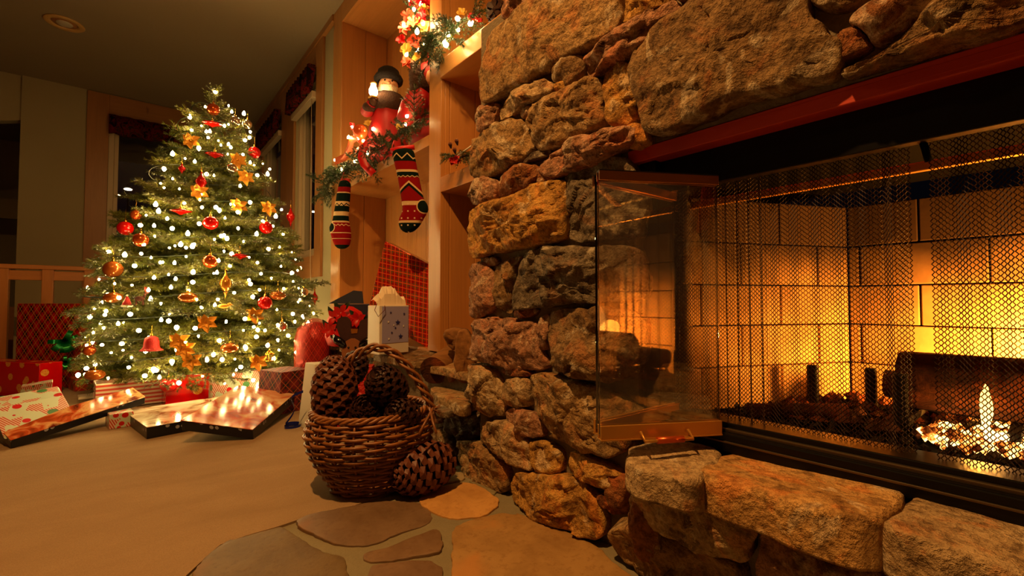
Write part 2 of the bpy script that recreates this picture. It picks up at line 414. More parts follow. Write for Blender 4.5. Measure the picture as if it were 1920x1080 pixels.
def stone(name, pts3, nrm, depth, parent, col, rough=1.0, seed=0, flat=False, back=.04, mat=None, cell=.011, facet=.35, chip=1.0):
    """closed rocky block: outline pts3 (world, on its face plane), bulging along nrm by depth"""
    rs = random.Random(seed*31+5); nrm = Vector(nrm).normalized()
    e1 = Vector((0, 0, 1)).cross(nrm) if abs(nrm.z) < .9 else Vector((1, 0, 0)); e1.normalize(); e2 = nrm.cross(e1)
    c0 = sum(pts3, Vector())/len(pts3)
    P2 = [Vector(((p-c0).dot(e1), (p-c0).dot(e2))) for p in pts3]
    P2 = chaikin(P2); cc_ = sum(P2, Vector((0, 0)))/len(P2); P2 = [p+(p-cc_).normalized()*(.0038 if depth > .015 else .007) for p in P2]; per = sum((P2[i]-P2[i-1]).length for i in range(len(P2)))
    n = max(28, min(190, int(per/cell))); P2 = resample(P2, n)
    c = sum(P2, Vector((0, 0)))/n; so = Vector((seed*3.7, seed*1.9, seed*.77))
    rad = min((p-c).length for p in P2); rad = max(rad, .012)
    size = per/4
    for i, p in enumerate(P2):
        q = noise.noise(Vector((p.x*22, p.y*22, 0))+so)*.010*max(rough, .55)*min(1, size/.12)+(noise.noise(Vector((p.x*60, p.y*60, 5))+so)*.004 if depth < .02 else 0); d = (p-c).normalized(); P2[i] = p+d*q
    K = 3 if flat else 9
    pl = []
    for k in range(K):
        a = rs.uniform(0, 6.283); g = rs.uniform(.05, facet); r_ = rs.uniform(.25, 1.0)*size*.5
        cc = c+Vector((math.cos(a), math.sin(a)))*r_; pl.append((cc, Vector((math.cos(a), math.sin(a)))*g, rs.uniform(.9, 1.15)))
    def H(p):
        h = min(depth*hh-max(-.02, (p-cc).dot(g)) for cc, g, hh in pl)
        h = max(h, depth*.35)
        q = Vector((p.x, p.y, 0)); a1 = noise.fractal(q*9+so, 1.0, 2.0, 4); a3 = noise.fractal(q*45+so, .9, 2.1, 3)
        if flat: return h+depth*rough*.06*a1+.0014*rough*a3
        h += depth*rough*.22*a1+.004*rough*a3
        w0 = Vector((noise.noise(q*14+so), noise.noise(q*14+so*2), 0))*.35
        for s_, am in ((11, 1.0), (27, .38)):                      # chipped, planar faces
            z_ = Vector((p.x*s_*.75, p.y*s_*1.25, 0))+so+w0*(1 if s_ < 20 else .5); pt = noise.voronoi(z_)[1][0]; g = noise.cell_vector(pt*13.7+so); f = z_-pt
            h += am*depth*rough*chip*(.38*(g.x-.5)+.75*(f.x*(g.y-.5)+f.y*(g.z-.5)))
        return h
    inset = min(.016, rad*.26) if not flat else min(.007 if depth > .02 else .0025, rad*.2)
    rings = [(0, -back), (0, .0), (0, .45), (.08, .74), (.30, .90), (1.0, 1.0)] if not flat else [(0, -back), (0, .0), (0, .5), (.02, .80), (.25, .95), (1.0, 1.0)]
    mb = MB(); verts = []
    for (ins, hf) in rings:
        for i, p in enumerate(P2):
            d = (c-p); L = d.length; q = p+d*(min(inset*ins, L*.35)/max(L, 1e-6))
            h = hf if ins == 0 and hf <= 0 else H(q)*hf
            j = noise.noise(Vector((q.x*40, q.y*40, h*40))+so)*.003*rough
            mb.v.append(c0+e1*(q.x+d.x/max(L, 1e-6)*j)+e2*(q.y+d.y/max(L, 1e-6)*j)+nrm*h)
    ns = max(3, int(size*.5/cell)); ns = min(ns, 34)
    for s_ in range(1, ns):
        f = s_/ns
        for i, p in enumerate(P2):
            d = c-p; L = d.length; q0 = p+d*(min(inset, L*.35)/max(L, 1e-6)); q = q0.lerp(c, f)
            mb.v.append(c0+e1*q.x+e2*q.y+nrm*H(q))
    R_ = len(mb.v)//n
    mb.v.append(c0+e1*c.x+e2*c.y+nrm*H(c)); ctr = len(mb.v)-1
    for r_ in range(R_-1):
        for i in range(n): j = (i+1) % n; mb.face([r_*n+i, r_*n+j, (r_+1)*n+j, (r_+1)*n+i], None, 0, True)
    for i in range(n): mb.face([(R_-1)*n+i, (R_-1)*n+(i+1) % n, ctr], None, 0, True)
    mb.face([i for i in range(n)][::-1])
    o = mb.build(name, mat or M['stone'], parent, 0, c0); o.color = (*s2l(PAL[col] if isinstance(col, str) else col), 1)
    return o

# ---------------------------------------------------------------- the chimney: mortar core and stones
XS = .905
core = MB().bx(.918, 1.62, .640, 1.265, 0, 1.55).bx(.918, 1.62, .640, 1.13, 1.55, ZC).bx(.918, 1.62, -1.4, .640, .965, ZC).bx(.935, 1.62, -1.4, -.80, 0, .965)
core.bx(.94, 1.62, -.80, .625, 0, .285)
chim = core.build('wall_fireplace', M['mortar'], None, 0, (.935, .3, 0)); tag(chim, kind='structure')
WALLST = [
 (KA, 'T', .05, [(155,620),(165,520),(200,380),(240,230),(340,150),(500,30),(640,-60),(1080,-60),(1095,60),(1110,150),(1080,210),(960,270),(800,370),(640,450),(480,540),(330,630),(230,690),(180,700)]),
 (KA, 'P', .04, [(290,60),(380,-40),(560,-60),(540,0),(440,70),(340,135),(300,120)]),
 (KA, 'Y', .045, [(1130,60),(1160,-30),(1420,-60),(1440,20),(1330,70),(1250,130),(1140,170),(1120,130)]),
 (KA, 'P', .055, [(880,520),(870,420),(900,370),(1040,270),(1130,220),(1250,160),(1400,60),(1460,20),(1500,60),(1500,100),(1420,140),(1340,230),(1290,290),(1180,370),(1060,430),(980,490)]),
 (KA, 'B', .04, [(650,520),(690,450),(800,380),(850,390),(860,450),(830,520),(760,580),(660,560)]),
 (KA, 'Y', .02, [(660,580),(745,565),(735,600),(670,620)]),
 (KA, 'L', .035, [(275,780),(300,720),(400,640),(590,540),(650,560),(655,620),(600,650),(440,730),(330,790),(275,825)]),
 (KA, 'P', .035, [(130,860),(150,750),(200,710),(270,700),(285,730),(250,800),(240,850),(160,890)]),
 (KA, 'T', .055, [(490,830),(520,740),(640,650),(800,590),(960,530),(980,620),(985,700),(1000,800),(980,850),(830,900),(740,960),(640,1010),(550,1010),(520,900)]),
 (KA, 'R', .02, [(425,745),(520,725),(500,775),(440,795)]),
 (KA, 'Y', .045, [(990,520),(1060,450),(1150,420),(1180,480),(1180,600),(1210,720),(1200,800),(1130,840),(1030,840),(1010,700)]),
 (KA, 'T', .05, [(100,960),(170,890),(270,840),(380,800),(440,820),(500,900),(530,960),(520,1020),(430,1070),(330,1140),(200,1205),(120,1200),(95,1130)]),
 (KA, 'P', .05, [(700,1010),(850,930),(1000,920),(1060,880),(1210,850),(1220,930),(1180,965),(1130,990),(1000,1070),(800,1150),(640,1200),(570,1190),(575,1110)]),
 (KB, 'B', .065, [(25,340),(40,280),(100,220),(140,150),(260,80),(370,10),(440,-60),(870,-60),(890,100),(930,120),(960,180),(1030,200),(1030,270),(1000,370),(930,400),(760,440),(580,480),(500,520),(330,590),(230,640),(120,660),(80,600),(60,500),(30,420)]),
 (KB, 'R', .05, [(1080,100),(1240,0),(1320,-60),(1580,-60),(1400,120),(1300,190),(1200,220),(1150,150)]),
 (KB, 'R', .035, [(1040,170),(1110,150),(1190,220),(1110,270),(1040,310)]),
 (KB, 'B', .055, [(1250,260),(1400,150),(1620,-20),(1760,-60),(2100,-60),(2100,70),(1900,120),(1750,180),(1500,250),(1200,330),(1060,370),(1055,330)]),
 (KB, 'B', .045, [(890,20),(960,-60),(1200,-60),(1080,50),(950,45)]),
 (KB, 'Y', .03, [(0,625),(60,600),(100,650),(112,690),(60,715),(0,720)]),
 (KA, 'B', .035, [(1480,-20),(1560,-60),(1700,-60),(1620,15),(1520,25)]),
 (KC, 'P', .04, [(85,260),(120,200),(200,172),(260,200),(260,260),(240,320),(180,350),(95,345)]),
 (KC, 'R', .045, [(270,240),(290,170),(370,120),(490,95),(530,150),(520,190),(480,230),(400,260),(330,290),(270,300)]),
 (KC, 'D', .025, [(440,50),(500,15),(580,5),(570,45),(470,80),(410,85)]),
 (KC, 'R', .03, [(510,200),(540,160),(620,140),(660,160),(650,180),(580,200),(520,220)]),
 (KC, 'Y', .06, [(80,400),(120,370),(280,320),(400,290),(500,220),(620,195),(670,200),(680,260),(670,380),(690,430),(680,520),(640,580),(520,610),(400,630),(280,650),(160,680),(90,680),(75,600)]),
 (None, 'G', .045, [(1060,335),(1090,315),(1130,302),(1165,296),(1196,330),(1204,380),(1200,430),(1186,452),(1130,448),(1085,455),(1067,442),(1070,400),(1064,352)]),
 (None, 'G', .055, [(966,570),(964,555),(976,526),(981,499),(999,473),(1026,467),(1067,463),(1118,464),(1170,462),(1196,472),(1202,540),(1190,566),(1118,568),(1060,566),(1000,578),(970,582)]),
 (KC, 'P', .035, [(80,730),(160,720),(210,760),(220,800),(240,900),(235,960),(200,1050),(100,1065),(85,1000)]),
 (KC, 'B', .035, [(222,800),(260,730),(380,675),(415,685),(380,740),(360,850),(350,970),(330,1030),(280,1020),(250,940)]),
 (KC, 'R', .02, [(160,690),(240,690),(250,715),(200,735),(165,710)]),
 (KC, 'R', .025, [(350,1030),(420,1000),(500,1010),(470,1055),(380,1070)]),
 (KD, 'P', .05, [(190,60),(300,45),(420,65),(530,62),(543,120),(556,200),(595,290),(560,320),(500,325),(400,310),(300,280),(210,270),(195,200)]),
 (KD, 'P', .03, [(548,60),(600,30),(607,100),(600,180),(574,212),(550,190)]),
 (None, 'B', .055, [(1037,590),(1066,580),(1120,577),(1180,580),(1202,620),(1195,690),(1150,710),(1118,705),(1080,700),(1050,690),(1038,650)]),
 (KD, 'L', .05, [(185,310),(210,290),(290,320),(350,380),(360,450),(365,520),(340,560),(270,565),(210,520),(190,440)]),
 (KD, 'L', .035, [(368,370),(440,365),(497,375),(500,440),(490,510),(430,520),(370,490)]),
 (KD, 'R', .02, [(340,320),(420,310),(510,340),(480,352),(380,350)]),
 (None, 'T', .045, [(999,704),(1031,701),(1066,714),(1120,728),(1165,745),(1192,780),(1188,820),(1160,848),(1139,855),(1090,840),(1040,820),(1020,790),(1010,760),(1000,735)]),
 (KD, 'P', .035, [(370,540),(440,522),(520,560),(570,620),(580,680),(520,690),(430,640),(375,590)]),
 (KD, 'L', .05, [(250,600),(340,590),(400,610),(460,660),(510,735),(520,855),(460,840),(380,790),(300,740),(240,690)]),
 (KD, 'Y', .04, [(512,710),(560,700),(640,730),(670,780),(665,865),(600,875),(545,850),(518,780)]),
 (KD, 'Y', .045, [(708,760),(760,760),(860,800),(950,840),(1000,890),(1000,955),(920,950),(800,920),(722,885)]),
 (KD, 'T', .05, [(120,710),(180,700),(260,740),(340,790),(385,860),(380,960),(330,990),(240,930),(150,880),(130,800)]),
 (KF, 'Y', .055, [(1360,140),(1440,135),(1600,165),(1670,220),(1700,290),(1702,360),(1660,385),(1550,330),(1430,290),(1370,240),(1355,190)]),
 (KD, 'R', .04, [(865,975),(920,980),(1000,1010),(1030,1050),(1010,1090),(940,1070),(880,1030)]),
 (KE, 'R', .05, [(95,245),(165,255),(195,300),(190,380),(135,400),(105,330)]),
]
for i, (K, col, d, pts) in enumerate(WALLST):
    pp = K(pts) if K else pts
    big = (max(p[0] for p in pp)-min(p[0] for p in pp)) > 150
    stone('stone', [onX(u, v, XS-(.01 if big else 0)) for u, v in pp], (-1, 0, 0), d*.62, chim, col, 1.15 if i not in (0, 13) else .8, i, cell=.0065, facet=.55 if i not in (0, 13) else .22, chip=1.0 if i not in (0, 13) else .45)
# stones that wrap round the far corner of the chimney, and a few above the picture
TR = []
for (K, col, dd, pts) in WALLST: TR.append([(lambda q: (q.y, q.z))(onX(u, v, XS)) for u, v in (K(pts) if K else pts)])
def inside(y, z, P):
    r_ = False
    for k in range(len(P)):
        (y1, z1), (y2, z2) = P[k], P[k-1]
        if (z1 > z) != (z2 > z) and y < (y2-y1)*(z-z1)/(z2-z1)+y1: r_ = not r_
    return r_
rs_ = random.Random(21); z = .98; cnt = 0
while z < 2.70:
    hgt = rs_.uniform(.11, .19); z1 = min(z+hgt, 2.76); y = 1.12 if z > 1.5 else 1.24
    while y > -1.3:
        wd = rs_.uniform(.14, .34); y1 = y-wd
        if not any(inside(y-fy*wd, z+fz*(z1-z), P) for P in TR for fy in (.03, .2, .4, .6, .8, .97) for fz in (.04, .35, .65, .96)):
            j_ = lambda: rs_.uniform(.0, .018)
            stone('stone', [Vector((XS, yy, zz)) for yy, zz in ((y-.008, z+.008+j_()), (y-wd*.5, z+.006+j_()), (y1+.008+j_(), z+.008+j_()), (y1+.006+j_(), (z+z1)/2), (y1+.01+j_(), z1-.008-j_()), (y-wd*.5, z1-.006-j_()), (y-.01-j_(), z1-.008-j_()))], (-1, 0, 0), .028, chim, 'TBYPGLR'[cnt % 7], 1, 500+cnt, cell=.018); cnt += 1
            y = y1
        else: y -= .05
    z = z1
for i, (y0, y1, z0, z1) in enumerate([(-1.3, -.84, .64, .94), (-1.3, -.84, .32, .60)]):
    stone('stone', [Vector((XS, y, z)) for y, z in ((y0, z0), (y1, z0+.02), (y1, z1), ((y0+y1)/2, z1+.01), (y0, z1-.02))], (-1, 0, 0), .035, chim, 'TB'[i], 1, 100+i, cell=.02)
print('fill stones', cnt)
for i, (x0, x1, z0, z1) in enumerate([(.93, 1.12, .02, .2), (.93, 1.18, .62, .83), (.93, 1.1, .86, 1.02), (.93, 1.16, 1.06, 1.24), (.93, 1.13, .34, .58)]):
    stone('stone', [Vector((x, 1.268, z)) for x, z in ((x0, z0), (x1, z0), (x1, z1), (x0, z1))], (0, 1, 0), .02, chim, 'TPRB'[i % 4], 1, 130+i, cell=.015, back=.02)

# ---------------------------------------------------------------- raised hearth: face stones and slabs
hp0 = Vector((.78, 0, .28)); hn = Vector((-.28, 0, -.10)).normalized()   # battered face plane: x=.78 at z=.28, .88 at the floor
hc = MB().prism([(.80, .535, .27), (.925, .60, .27), (.925, .60, 0), (.885, .57, 0)], (0, -1, 0), .01)
hc = MB(); a_ = [(.815, .27), (.94, .27), (.94, 0), (.905, 0)]
hc.prism([(x, .50, z) for x, z in a_], (0, -1, 0), 1.5)
hearth = hc.build('wall_hearth', M['mortar'], None, 0, (.85, 0, 0)); tag(hearth, kind='structure')
FACE = [
 ('L', .04, [(200,350),(250,300),(330,310),(430,350),(560,400),(640,440),(735,490),(740,540),(695,635),(600,570),(480,520),(380,490),(250,450),(205,410)]),
 ('T', .045, [(90,530),(150,480),(230,470),(350,530),(480,590),(600,620),(690,690),(705,780),(600,860),(420,790),(260,690),(130,600)]),
 ('P', .045, [(775,505),(900,560),(1000,620),(1200,660),(1320,700),(1500,780),(1500,880),(1300,900),(900,860),(790,760),(765,640)]),
 ('T', .04, [(1345,700),(1500,740),(1700,820),(1700,960),(1560,900)]),
]
for i, (col, d, pts) in enumerate(FACE):
    stone('stone', [onP(u, v, hp0, hn) for u, v in KE(pts)], hn, d*.6, hearth, col, 1.1, 200+i, cell=.008, facet=.5)
for i, (y0, y1, z0, z1) in enumerate([(.10, .34, .0, .11), (-.22, .06, .0, .12), (-.2, .1, .13, .25), (-.6, -.25, .0, .2), (-.95, -.64, .0, .22)]):
    stone('stone', [Vector((.78+(.28-z)*.357, y, z)) for y, z in ((y0, z0), (y1, z0), (y1-.02, z1), (y0+.02, z1))], hn, .025, hearth, 'TRBLP'[i], 1, 210+i, cell=.015)
stone('stone', [Vector(p) for p in ((.80, .545, .10), (.80, .545, .25), (.90, .6, .25), (.93, .61, .08), (.88, .575, .02))], (-.35, 1, 0), .02, hearth, 'R', 1, 220, cell=.01)
ZH = .30
def slab(pts, col, th=.055, seed=0, px=True, z=ZH, par=None, name='hearth_slab', rough=.5):
    p3 = [onZ(u, v, z) for u, v in pts] if px else [Vector((x, y, z)) for x, y in pts]
    p3 = [p-Vector((0, 0, th)) for p in p3]
    return stone(name, p3, (0, 0, 1), th, par or hearth, col, rough, seed, True, back=.004, cell=.008, facet=.05)
slab(KE([(172,185),(200,130),(350,100),(480,125),(590,148),(560,215),(520,262),(430,270),(330,240),(240,225)]), 'L', .055, 301, rough=.7)
slab([(.765, .395), (.77, .30), (.755, .24), (.765, .165), (.85, .155), (.955, .16), (.955, .30), (.955, .425), (.86, .43), (.80, .42)], (.86, .68, .42), .06, 302, False)
slab([(.765, .155), (.755, .05), (.745, -.08), (.76, -.18), (.955, -.20), (.955, -.02), (.955, .15), (.85, .145)], 'L', .06, 303, False)
slab([(.75, -.19), (.76, -.40), (.75, -.62), (.955, -.62), (.955, -.21)], 'T', .06, 304, False)
slab([(.75, -.63), (.76, -.95), (.955, -.95), (.955, -.63)], 'B', .06, 305, False)

# ---------------------------------------------------------------- floor: carpet and flagstones
edge = [(349,1079),(388,1043),(413,1021),(462,1004),(515,989),(545,979),(594,962),(633,957),(672,945),(726,925),(790,893),(845,862)]
ew = [onZ(u, v, .008) for u, v in edge]
ew = [Vector((-.35, -.4, .008)), Vector((-.22, .2, .008)), ew[0]+Vector((-.03, -.12, 0))]+ew+[Vector((.96, 1.75, .008)), Vector((1.15, 1.9, .008)), Vector((1.15, 6.3, .008)), Vector((-3.2, 9, .008)), Vector((-3.2, -2.2, .008)), Vector((-.35, -2.2, .008))]
mb = MB(); mb.prism([(p.x, p.y, -.003) for p in ew], (0, 0, 1), .011)
cp = mb.build('carpet', M['carpet'], fl); tag(cp, kind='stuff')
pad = MB().bx(-.8, 1.0, -1.5, 2.2, -.003, .0015).build('hearth_pad', M['floor_mortar'], fl)
FLAG = [
 ((.42,.33,.18), [(120,560),(200,460),(260,415),(340,385),(450,352),(512,392),(560,432),(640,462),(695,474),(712,540),(700,640),(500,700),(200,640)]),
 ((.45,.35,.25), [(515,350),(590,310),(700,290),(830,258),(985,250),(1035,310),(1015,345),(900,382),(800,425),(720,425),(605,392)]),
 ((.74,.55,.30), [(992,237),(1060,202),(1150,182),(1220,200),(1306,265),(1240,312),(1120,322),(1070,303),(1020,280)]),
 ((.47,.36,.25), [(788,455),(900,435),(1030,375),(1065,370),(1076,420),(1066,460),(900,480),(795,490)]),
 ((.62,.48,.28), [(1125,360),(1200,325),(1330,293),(1420,312),(1560,375),(1680,442),(1715,490),(1830,560),(1900,640),(1700,760),(1120,760),(1130,450)]),
 ((.47,.36,.26), [(800,525),(900,505),(1070,490),(1075,640),(1000,720),(780,700)]),
 ((.60,.52,.38), [(1095,155),(1155,145),(1163,172),(1110,180),(1085,175)]),
 ((.50,.46,.34), [(1180,175),(1230,172),(1290,212),(1270,232),(1225,200)]),
]
def flagmat():
    m = NT('flagstone'); v = m.coord(); oi = m.node('ShaderNodeObjectInfo'); base = oi.outputs['Color']
    n = m.noise(v, 8, 5, .6, .5); k = m.noise(v, 3, 3, .5, 1.2); f = m.noise(v, 60, 4, .7)
    c = m.mix(m.ramp(n, [(.35, .6), (.6, 0)]), base, m.mix(1, base, (.55, .48, .40), 'MULTIPLY'))
    c = m.mix(m.ramp(f, [(.36, .5), (.48, 0)]), c, m.mix(1, base, (.6, .5, .4), 'MULTIPLY')); c = m.mix(m.ramp(k, [(.52, 0), (.62, .8)]), c, m.mix(1, base, (1.2, .95, .75), 'MULTIPLY'))
    m.set(c, .62, spec=.35); m.bump(m.math('ADD', n, m.math('MULTIPLY', f, .3)), .4, .008); return m.m
M['flag'] = flagmat()
for i, (col, pts) in enumerate(FLAG):
    stone('flagstone', [onZ(u, v, -.003) for u, v in KF(pts)], (0, 0, 1), .011, fl, col, .35, 400+i, True, back=.002, mat=M['flag'], cell=.012, facet=.01)

# ---------------------------------------------------------------- stone ledge that runs on under the bookcase
led = MB().bx(.97, 1.6, 1.27, 3.5, 0, .325).build('wall_ledge', M['mortar'], None); tag(led, kind='structure')
for i, (x0, x1, y0, y1, c) in enumerate([(.93, 1.5, 1.30, 1.72, 'T'), (.92, 1.5, 1.73, 2.2, 'B'), (.93, 1.5, 2.21, 2.72, 'T'), (.92, 1.5, 2.73, 3.2, 'G'), (.93, 1.5, 3.21, 3.48, 'T')]):
    slab([(x0, y0), (x0+.01, (y0+y1)/2), (x0-.005, y1), (x1, y1), (x1, y0)], c, .035, 320+i, False, .352, led, 'ledge_slab', .3)
for i, (col, d, pts) in enumerate([
    ('D', .04, [(60,590),(110,550),(190,545),(245,590),(250,660),(200,700),(120,680),(65,640)]),
    ('B', .04, [(0,620),(60,660),(110,720),(125,830),(80,842),(20,800),(-30,700)]),
    ('R', .03, [(0,520),(45,540),(52,590),(15,605),(-30,580)]),
    ('T', .03, [(120,500),(190,520),(195,545),(110,545)])]):
    stone('stone', [onX(u, v, .955) for u, v in KD(pts)], (-1, 0, 0), d, led, col, 1.1, 340+i, cell=.009)
slab([(806, 722), (850, 726), (884, 738), (887, 752), (868, 762), (838, 748), (815, 741)], 'T', .035, 350, True, .262, led, 'ledge_slab', .8)
slab([(818, 756), (850, 759), (856, 766), (836, 772), (818, 768)], 'G', .02, 351, True, .235, led, 'ledge_slab', .8)
for i in range(9):
    y0 = 1.95+i*.17; z = .03+(i % 2)*.15
    stone('stone', [Vector((.965, y, zz)) for y, zz in ((y0, z), (y0+.16, z), (y0+.15, z+.12), (y0+.01, z+.13))], (-1, 0, 0), .02, led, 'TBGR'[i % 4], 1, 360+i, cell=.02)

# ---------------------------------------------------------------- fireplace insert
fp = root('fireplace', (1.2, .0, .3), 'built-in fireplace with glass doors and wire mesh curtains', 'fireplace')
YL, YRr = .60, -.80
# lintel angle iron and black hood panel
MB().bx(.912, .926, -.95, .655, .938, .962).bx(.912, 1.0, -.95, .655, .930, .938).build('lintel', M['lintel'], fp, .002)
MB().bx(.952, .975, YRr, YL+.03, .855, .936).build('top_panel', M['black'], fp, .002)
MB().bx(.930, .990, .592, .635, .30, .936).build('upright_frame', M['black'], fp, .003)
MB().bx(.930, .990, -.85, -.80, .30, .936).build('upright_frame', M['black'], fp, .003)
MB().bx(.925, 1.01, YRr, YL+.03, .296, .335).build('bottom_frame', M['black'], fp, .003)
MB().bx(.945, 1.02, YRr, YL, .335, .352).build('bottom_frame', M['black'], fp, .002)
MB().bx(.938, .950, YRr, YL+.02, .334, .342).build('track', M['chrome'], fp, .002)
MB().bx(.921, .928, YRr, YL+.02, .316, .320).build('track', M['chrome'], fp, .001)
MB().bx(1.022, 1.034, YRr, YL, .822, .838).build('damper_bar', M['brass'], fp, .002)
MB().bx(1.03, 1.5, YRr, YL, .90, .93).build('smoke_hood', M['soot'], fp)
MB().bx(.95, 1.62, YRr, YL+.02, .285, .334).build('firebox_floor', M['soot'], fp)
def brickwall(A, B, rows, length, nrm, first=0.0, nm='firebox_wall'):
    """refractory lining from A to B (xy), bricks are sub-parts"""
    A, B = Vector(A), Vector(B); L = (B-A).length; d = (B-A)/L; n_ = Vector(nrm).normalized(); n3 = Vector((n_.x, n_.y, 0)); d3 = Vector((d.x, d.y, 0))
    A3 = Vector((A.x, A.y, 0))
    w_ = MB().box(A3+Vector((0, 0, rows[0]))-n3*.03, d3*L, -n3*.03, (0, 0, rows[-1]-rows[0])).build(nm, simple('firebox_joint', (.22, .13, .07), .95, spec=.05), fp)
    cache = {}
    for r_ in range(len(rows)-1):
        z0, z1 = rows[r_], rows[r_+1]; cuts = [0]; x = first+(length/2 if r_ % 2 else 0)
        while x > 0: x -= length
        while x < L:
            if x > .015: cuts.append(x)
            x += length
        cuts.append(L)
        for i in range(len(cuts)-1):
            a, b = cuts[i]+.0015, cuts[i+1]-.0015
            if b-a < .01: continue
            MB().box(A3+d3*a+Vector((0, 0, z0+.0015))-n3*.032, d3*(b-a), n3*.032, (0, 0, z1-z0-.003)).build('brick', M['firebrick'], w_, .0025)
ROWS = [.334, .438, .541, .643, .749, .858]
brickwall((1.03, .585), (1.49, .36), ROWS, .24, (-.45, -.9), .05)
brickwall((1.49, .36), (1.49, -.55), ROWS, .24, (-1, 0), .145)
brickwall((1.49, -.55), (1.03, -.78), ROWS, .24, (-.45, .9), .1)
for r_ in range(5):
    q = onX(1283, 500, 1.01)
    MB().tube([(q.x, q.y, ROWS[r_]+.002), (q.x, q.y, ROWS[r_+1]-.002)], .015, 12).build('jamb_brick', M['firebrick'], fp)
# glass doors, folded open at the left jamb
brass = M['brass']
def door(P0, P1, z0, z1, hnd):
    P0, P1 = Vector((*P0, 0)), Vector((*P1, 0)); d = (P1-P0).normalized(); n_ = Vector((-d.y, d.x, 0)); L = (P1-P0).length
    if n_.dot(CAM-P0) < 0: n_ = -n_
    t = root('glass_door', (P0+P1)/2+Vector((0, 0, z0)), None, None, None, None, fp)
    def bar(a, b, za, zb, na, nb, nm, mt, bev=.001): return MB().box(P0+d*a+n_*na+Vector((0, 0, za)), d*(b-a), n_*(nb-na), (0, 0, zb-za)).build(nm, mt, t, bev)
    bar(.0, L, z0+.008, z1-.008, -.003, .003, 'pane', M['glass'], .0007)
    bar(0, L, z1-.020, z1, .004, .010, 'rail', M['brass_d']); bar(0, L, z1-.020, z1, -.010, -.004, 'rail', M['brass_d']); bar(0, L, z1-.003, z1+.001, -.010, .010, 'rail', M['black'])
    bar(0, L, z0, z0+.026, .004, .010, 'rail', brass); bar(0, L, z0, z0+.026, -.010, -.004, 'rail', brass); bar(0, L, z0-.003, z0, -.012, .012, 'rail', brass)
    if hnd:
        h = MB(); zz = z0-.0
        h.tube([P0+d*.08+n_*.012+Vector((0, 0, zz+.012)), P0+d*.08+n_*.030+Vector((0, 0, zz)), P0+d*.18+n_*.030+Vector((0, 0, zz)), P0+d*.18+n_*.012+Vector((0, 0, zz+.012))], .0035, 8)
        h.build('handle', brass, t)
        MB().tube([P0+d*.105+n_*.030+Vector((0, 0, zz)), P0+d*.16+n_*.030+Vector((0, 0, zz))], .0065, 10).build('grip', simple('copper_grip', (.75, .32, .12), .3, .6), t)
    return t
door((.978, .577), (.712, .589), .340, .856, False)
door((.704, .577), (.925, .447), .334, .860, True)
# wire mesh curtains
def curtain(y0, y1, label, pleat, seed=0):
    X0, z0, z1 = .985, .345, .858; w_ = h_ = .0043
    L = 0; ys = [y0]; path = []
    y = y0; sgn = -1; 
    ds = .0005; x = X0
    def xf(y): return X0+pleat(y)
    pts = [(xf(y0), y0)]; acc = 0
    while y > y1:
        yn = y-ds; acc += math.hypot(ds, xf(yn)-xf(y)); y = yn
        if acc >= w_: pts.append((xf(y), y)); acc = 0
    n = len(pts)-1; m = int((z1-z0)/h_); mb = MB(); r_ = .00078
    for i in range(n):
        # 3-sided wire zigzagging between column i and i+1
        base = len(mb.v); 
        for k in range(m+1):
            q = pts[i+((k+i) & 1)]; z = z1-k*h_
            q2 = pts[min(n, i+1)]; tx, ty = q2[0]-pts[i][0], q2[1]-pts[i][1]; l_ = math.hypot(tx, ty) or 1; tx /= l_; ty /= l_
            s_ = .0006 if ((k+i) & 1) else -.0006
            off = .0011*(1 if k % 2 else -1)*0
            cx, cy = q[0]-tx*s_, q[1]-ty*s_
            mb.v.append(Vector((cx+tx*r_*1.3, cy+ty*r_*1.3, z))); mb.v.append(Vector((cx-tx*r_*.65+ty*r_*1.1, cy-ty*r_*.65-tx*r_*1.1, z))); mb.v.append(Vector((cx-tx*r_*.65-ty*r_*1.1, cy-ty*r_*.65+tx*r_*1.1, z)))
        for k in range(m):
            a = base+k*3
            for e in range(3):
                e2 = (e+1) % 3; mb.face([a+e, a+e2, a+3+e2, a+3+e])
    me = bpy.data.meshes.new('mesh_curtain'); me.from_pydata([tuple(v) for v in mb.v], [], mb.f); me.materials.append(M['mesh'])
    o = link('mesh_curtain', me, fp); o.location = -WORLD[fp.name].translation; tag(o, kind='stuff'); return o
M['mesh'] = simple('curtain_wire', (.17, .09, .05), .6, .2, spec=.25)
def pl1(y):
    a = .003
    if .375 < y < .48: a = .003+.006*min(1, (y-.375)/.02, (.48-y)/.02)
    if y < .19: a = .008
    return a*math.sin(y*2*math.pi/(.024 if .375 < y < .48 else .036))
curtain(.588, .150, '', pl1)
curtain(.127, -.50, '', lambda y: .006*math.sin(y*2*math.pi/.045))
MB().tube([(.985, YL, .862), (.985, YRr, .862)], .004, 8).build('curtain_rod', M['iron'], fp)
MB().tube([(.975, .133, .862), (.97, .129, .845), (.976, .126, .825)], .005, 8).build('pull_tab', M['soot'], fp)

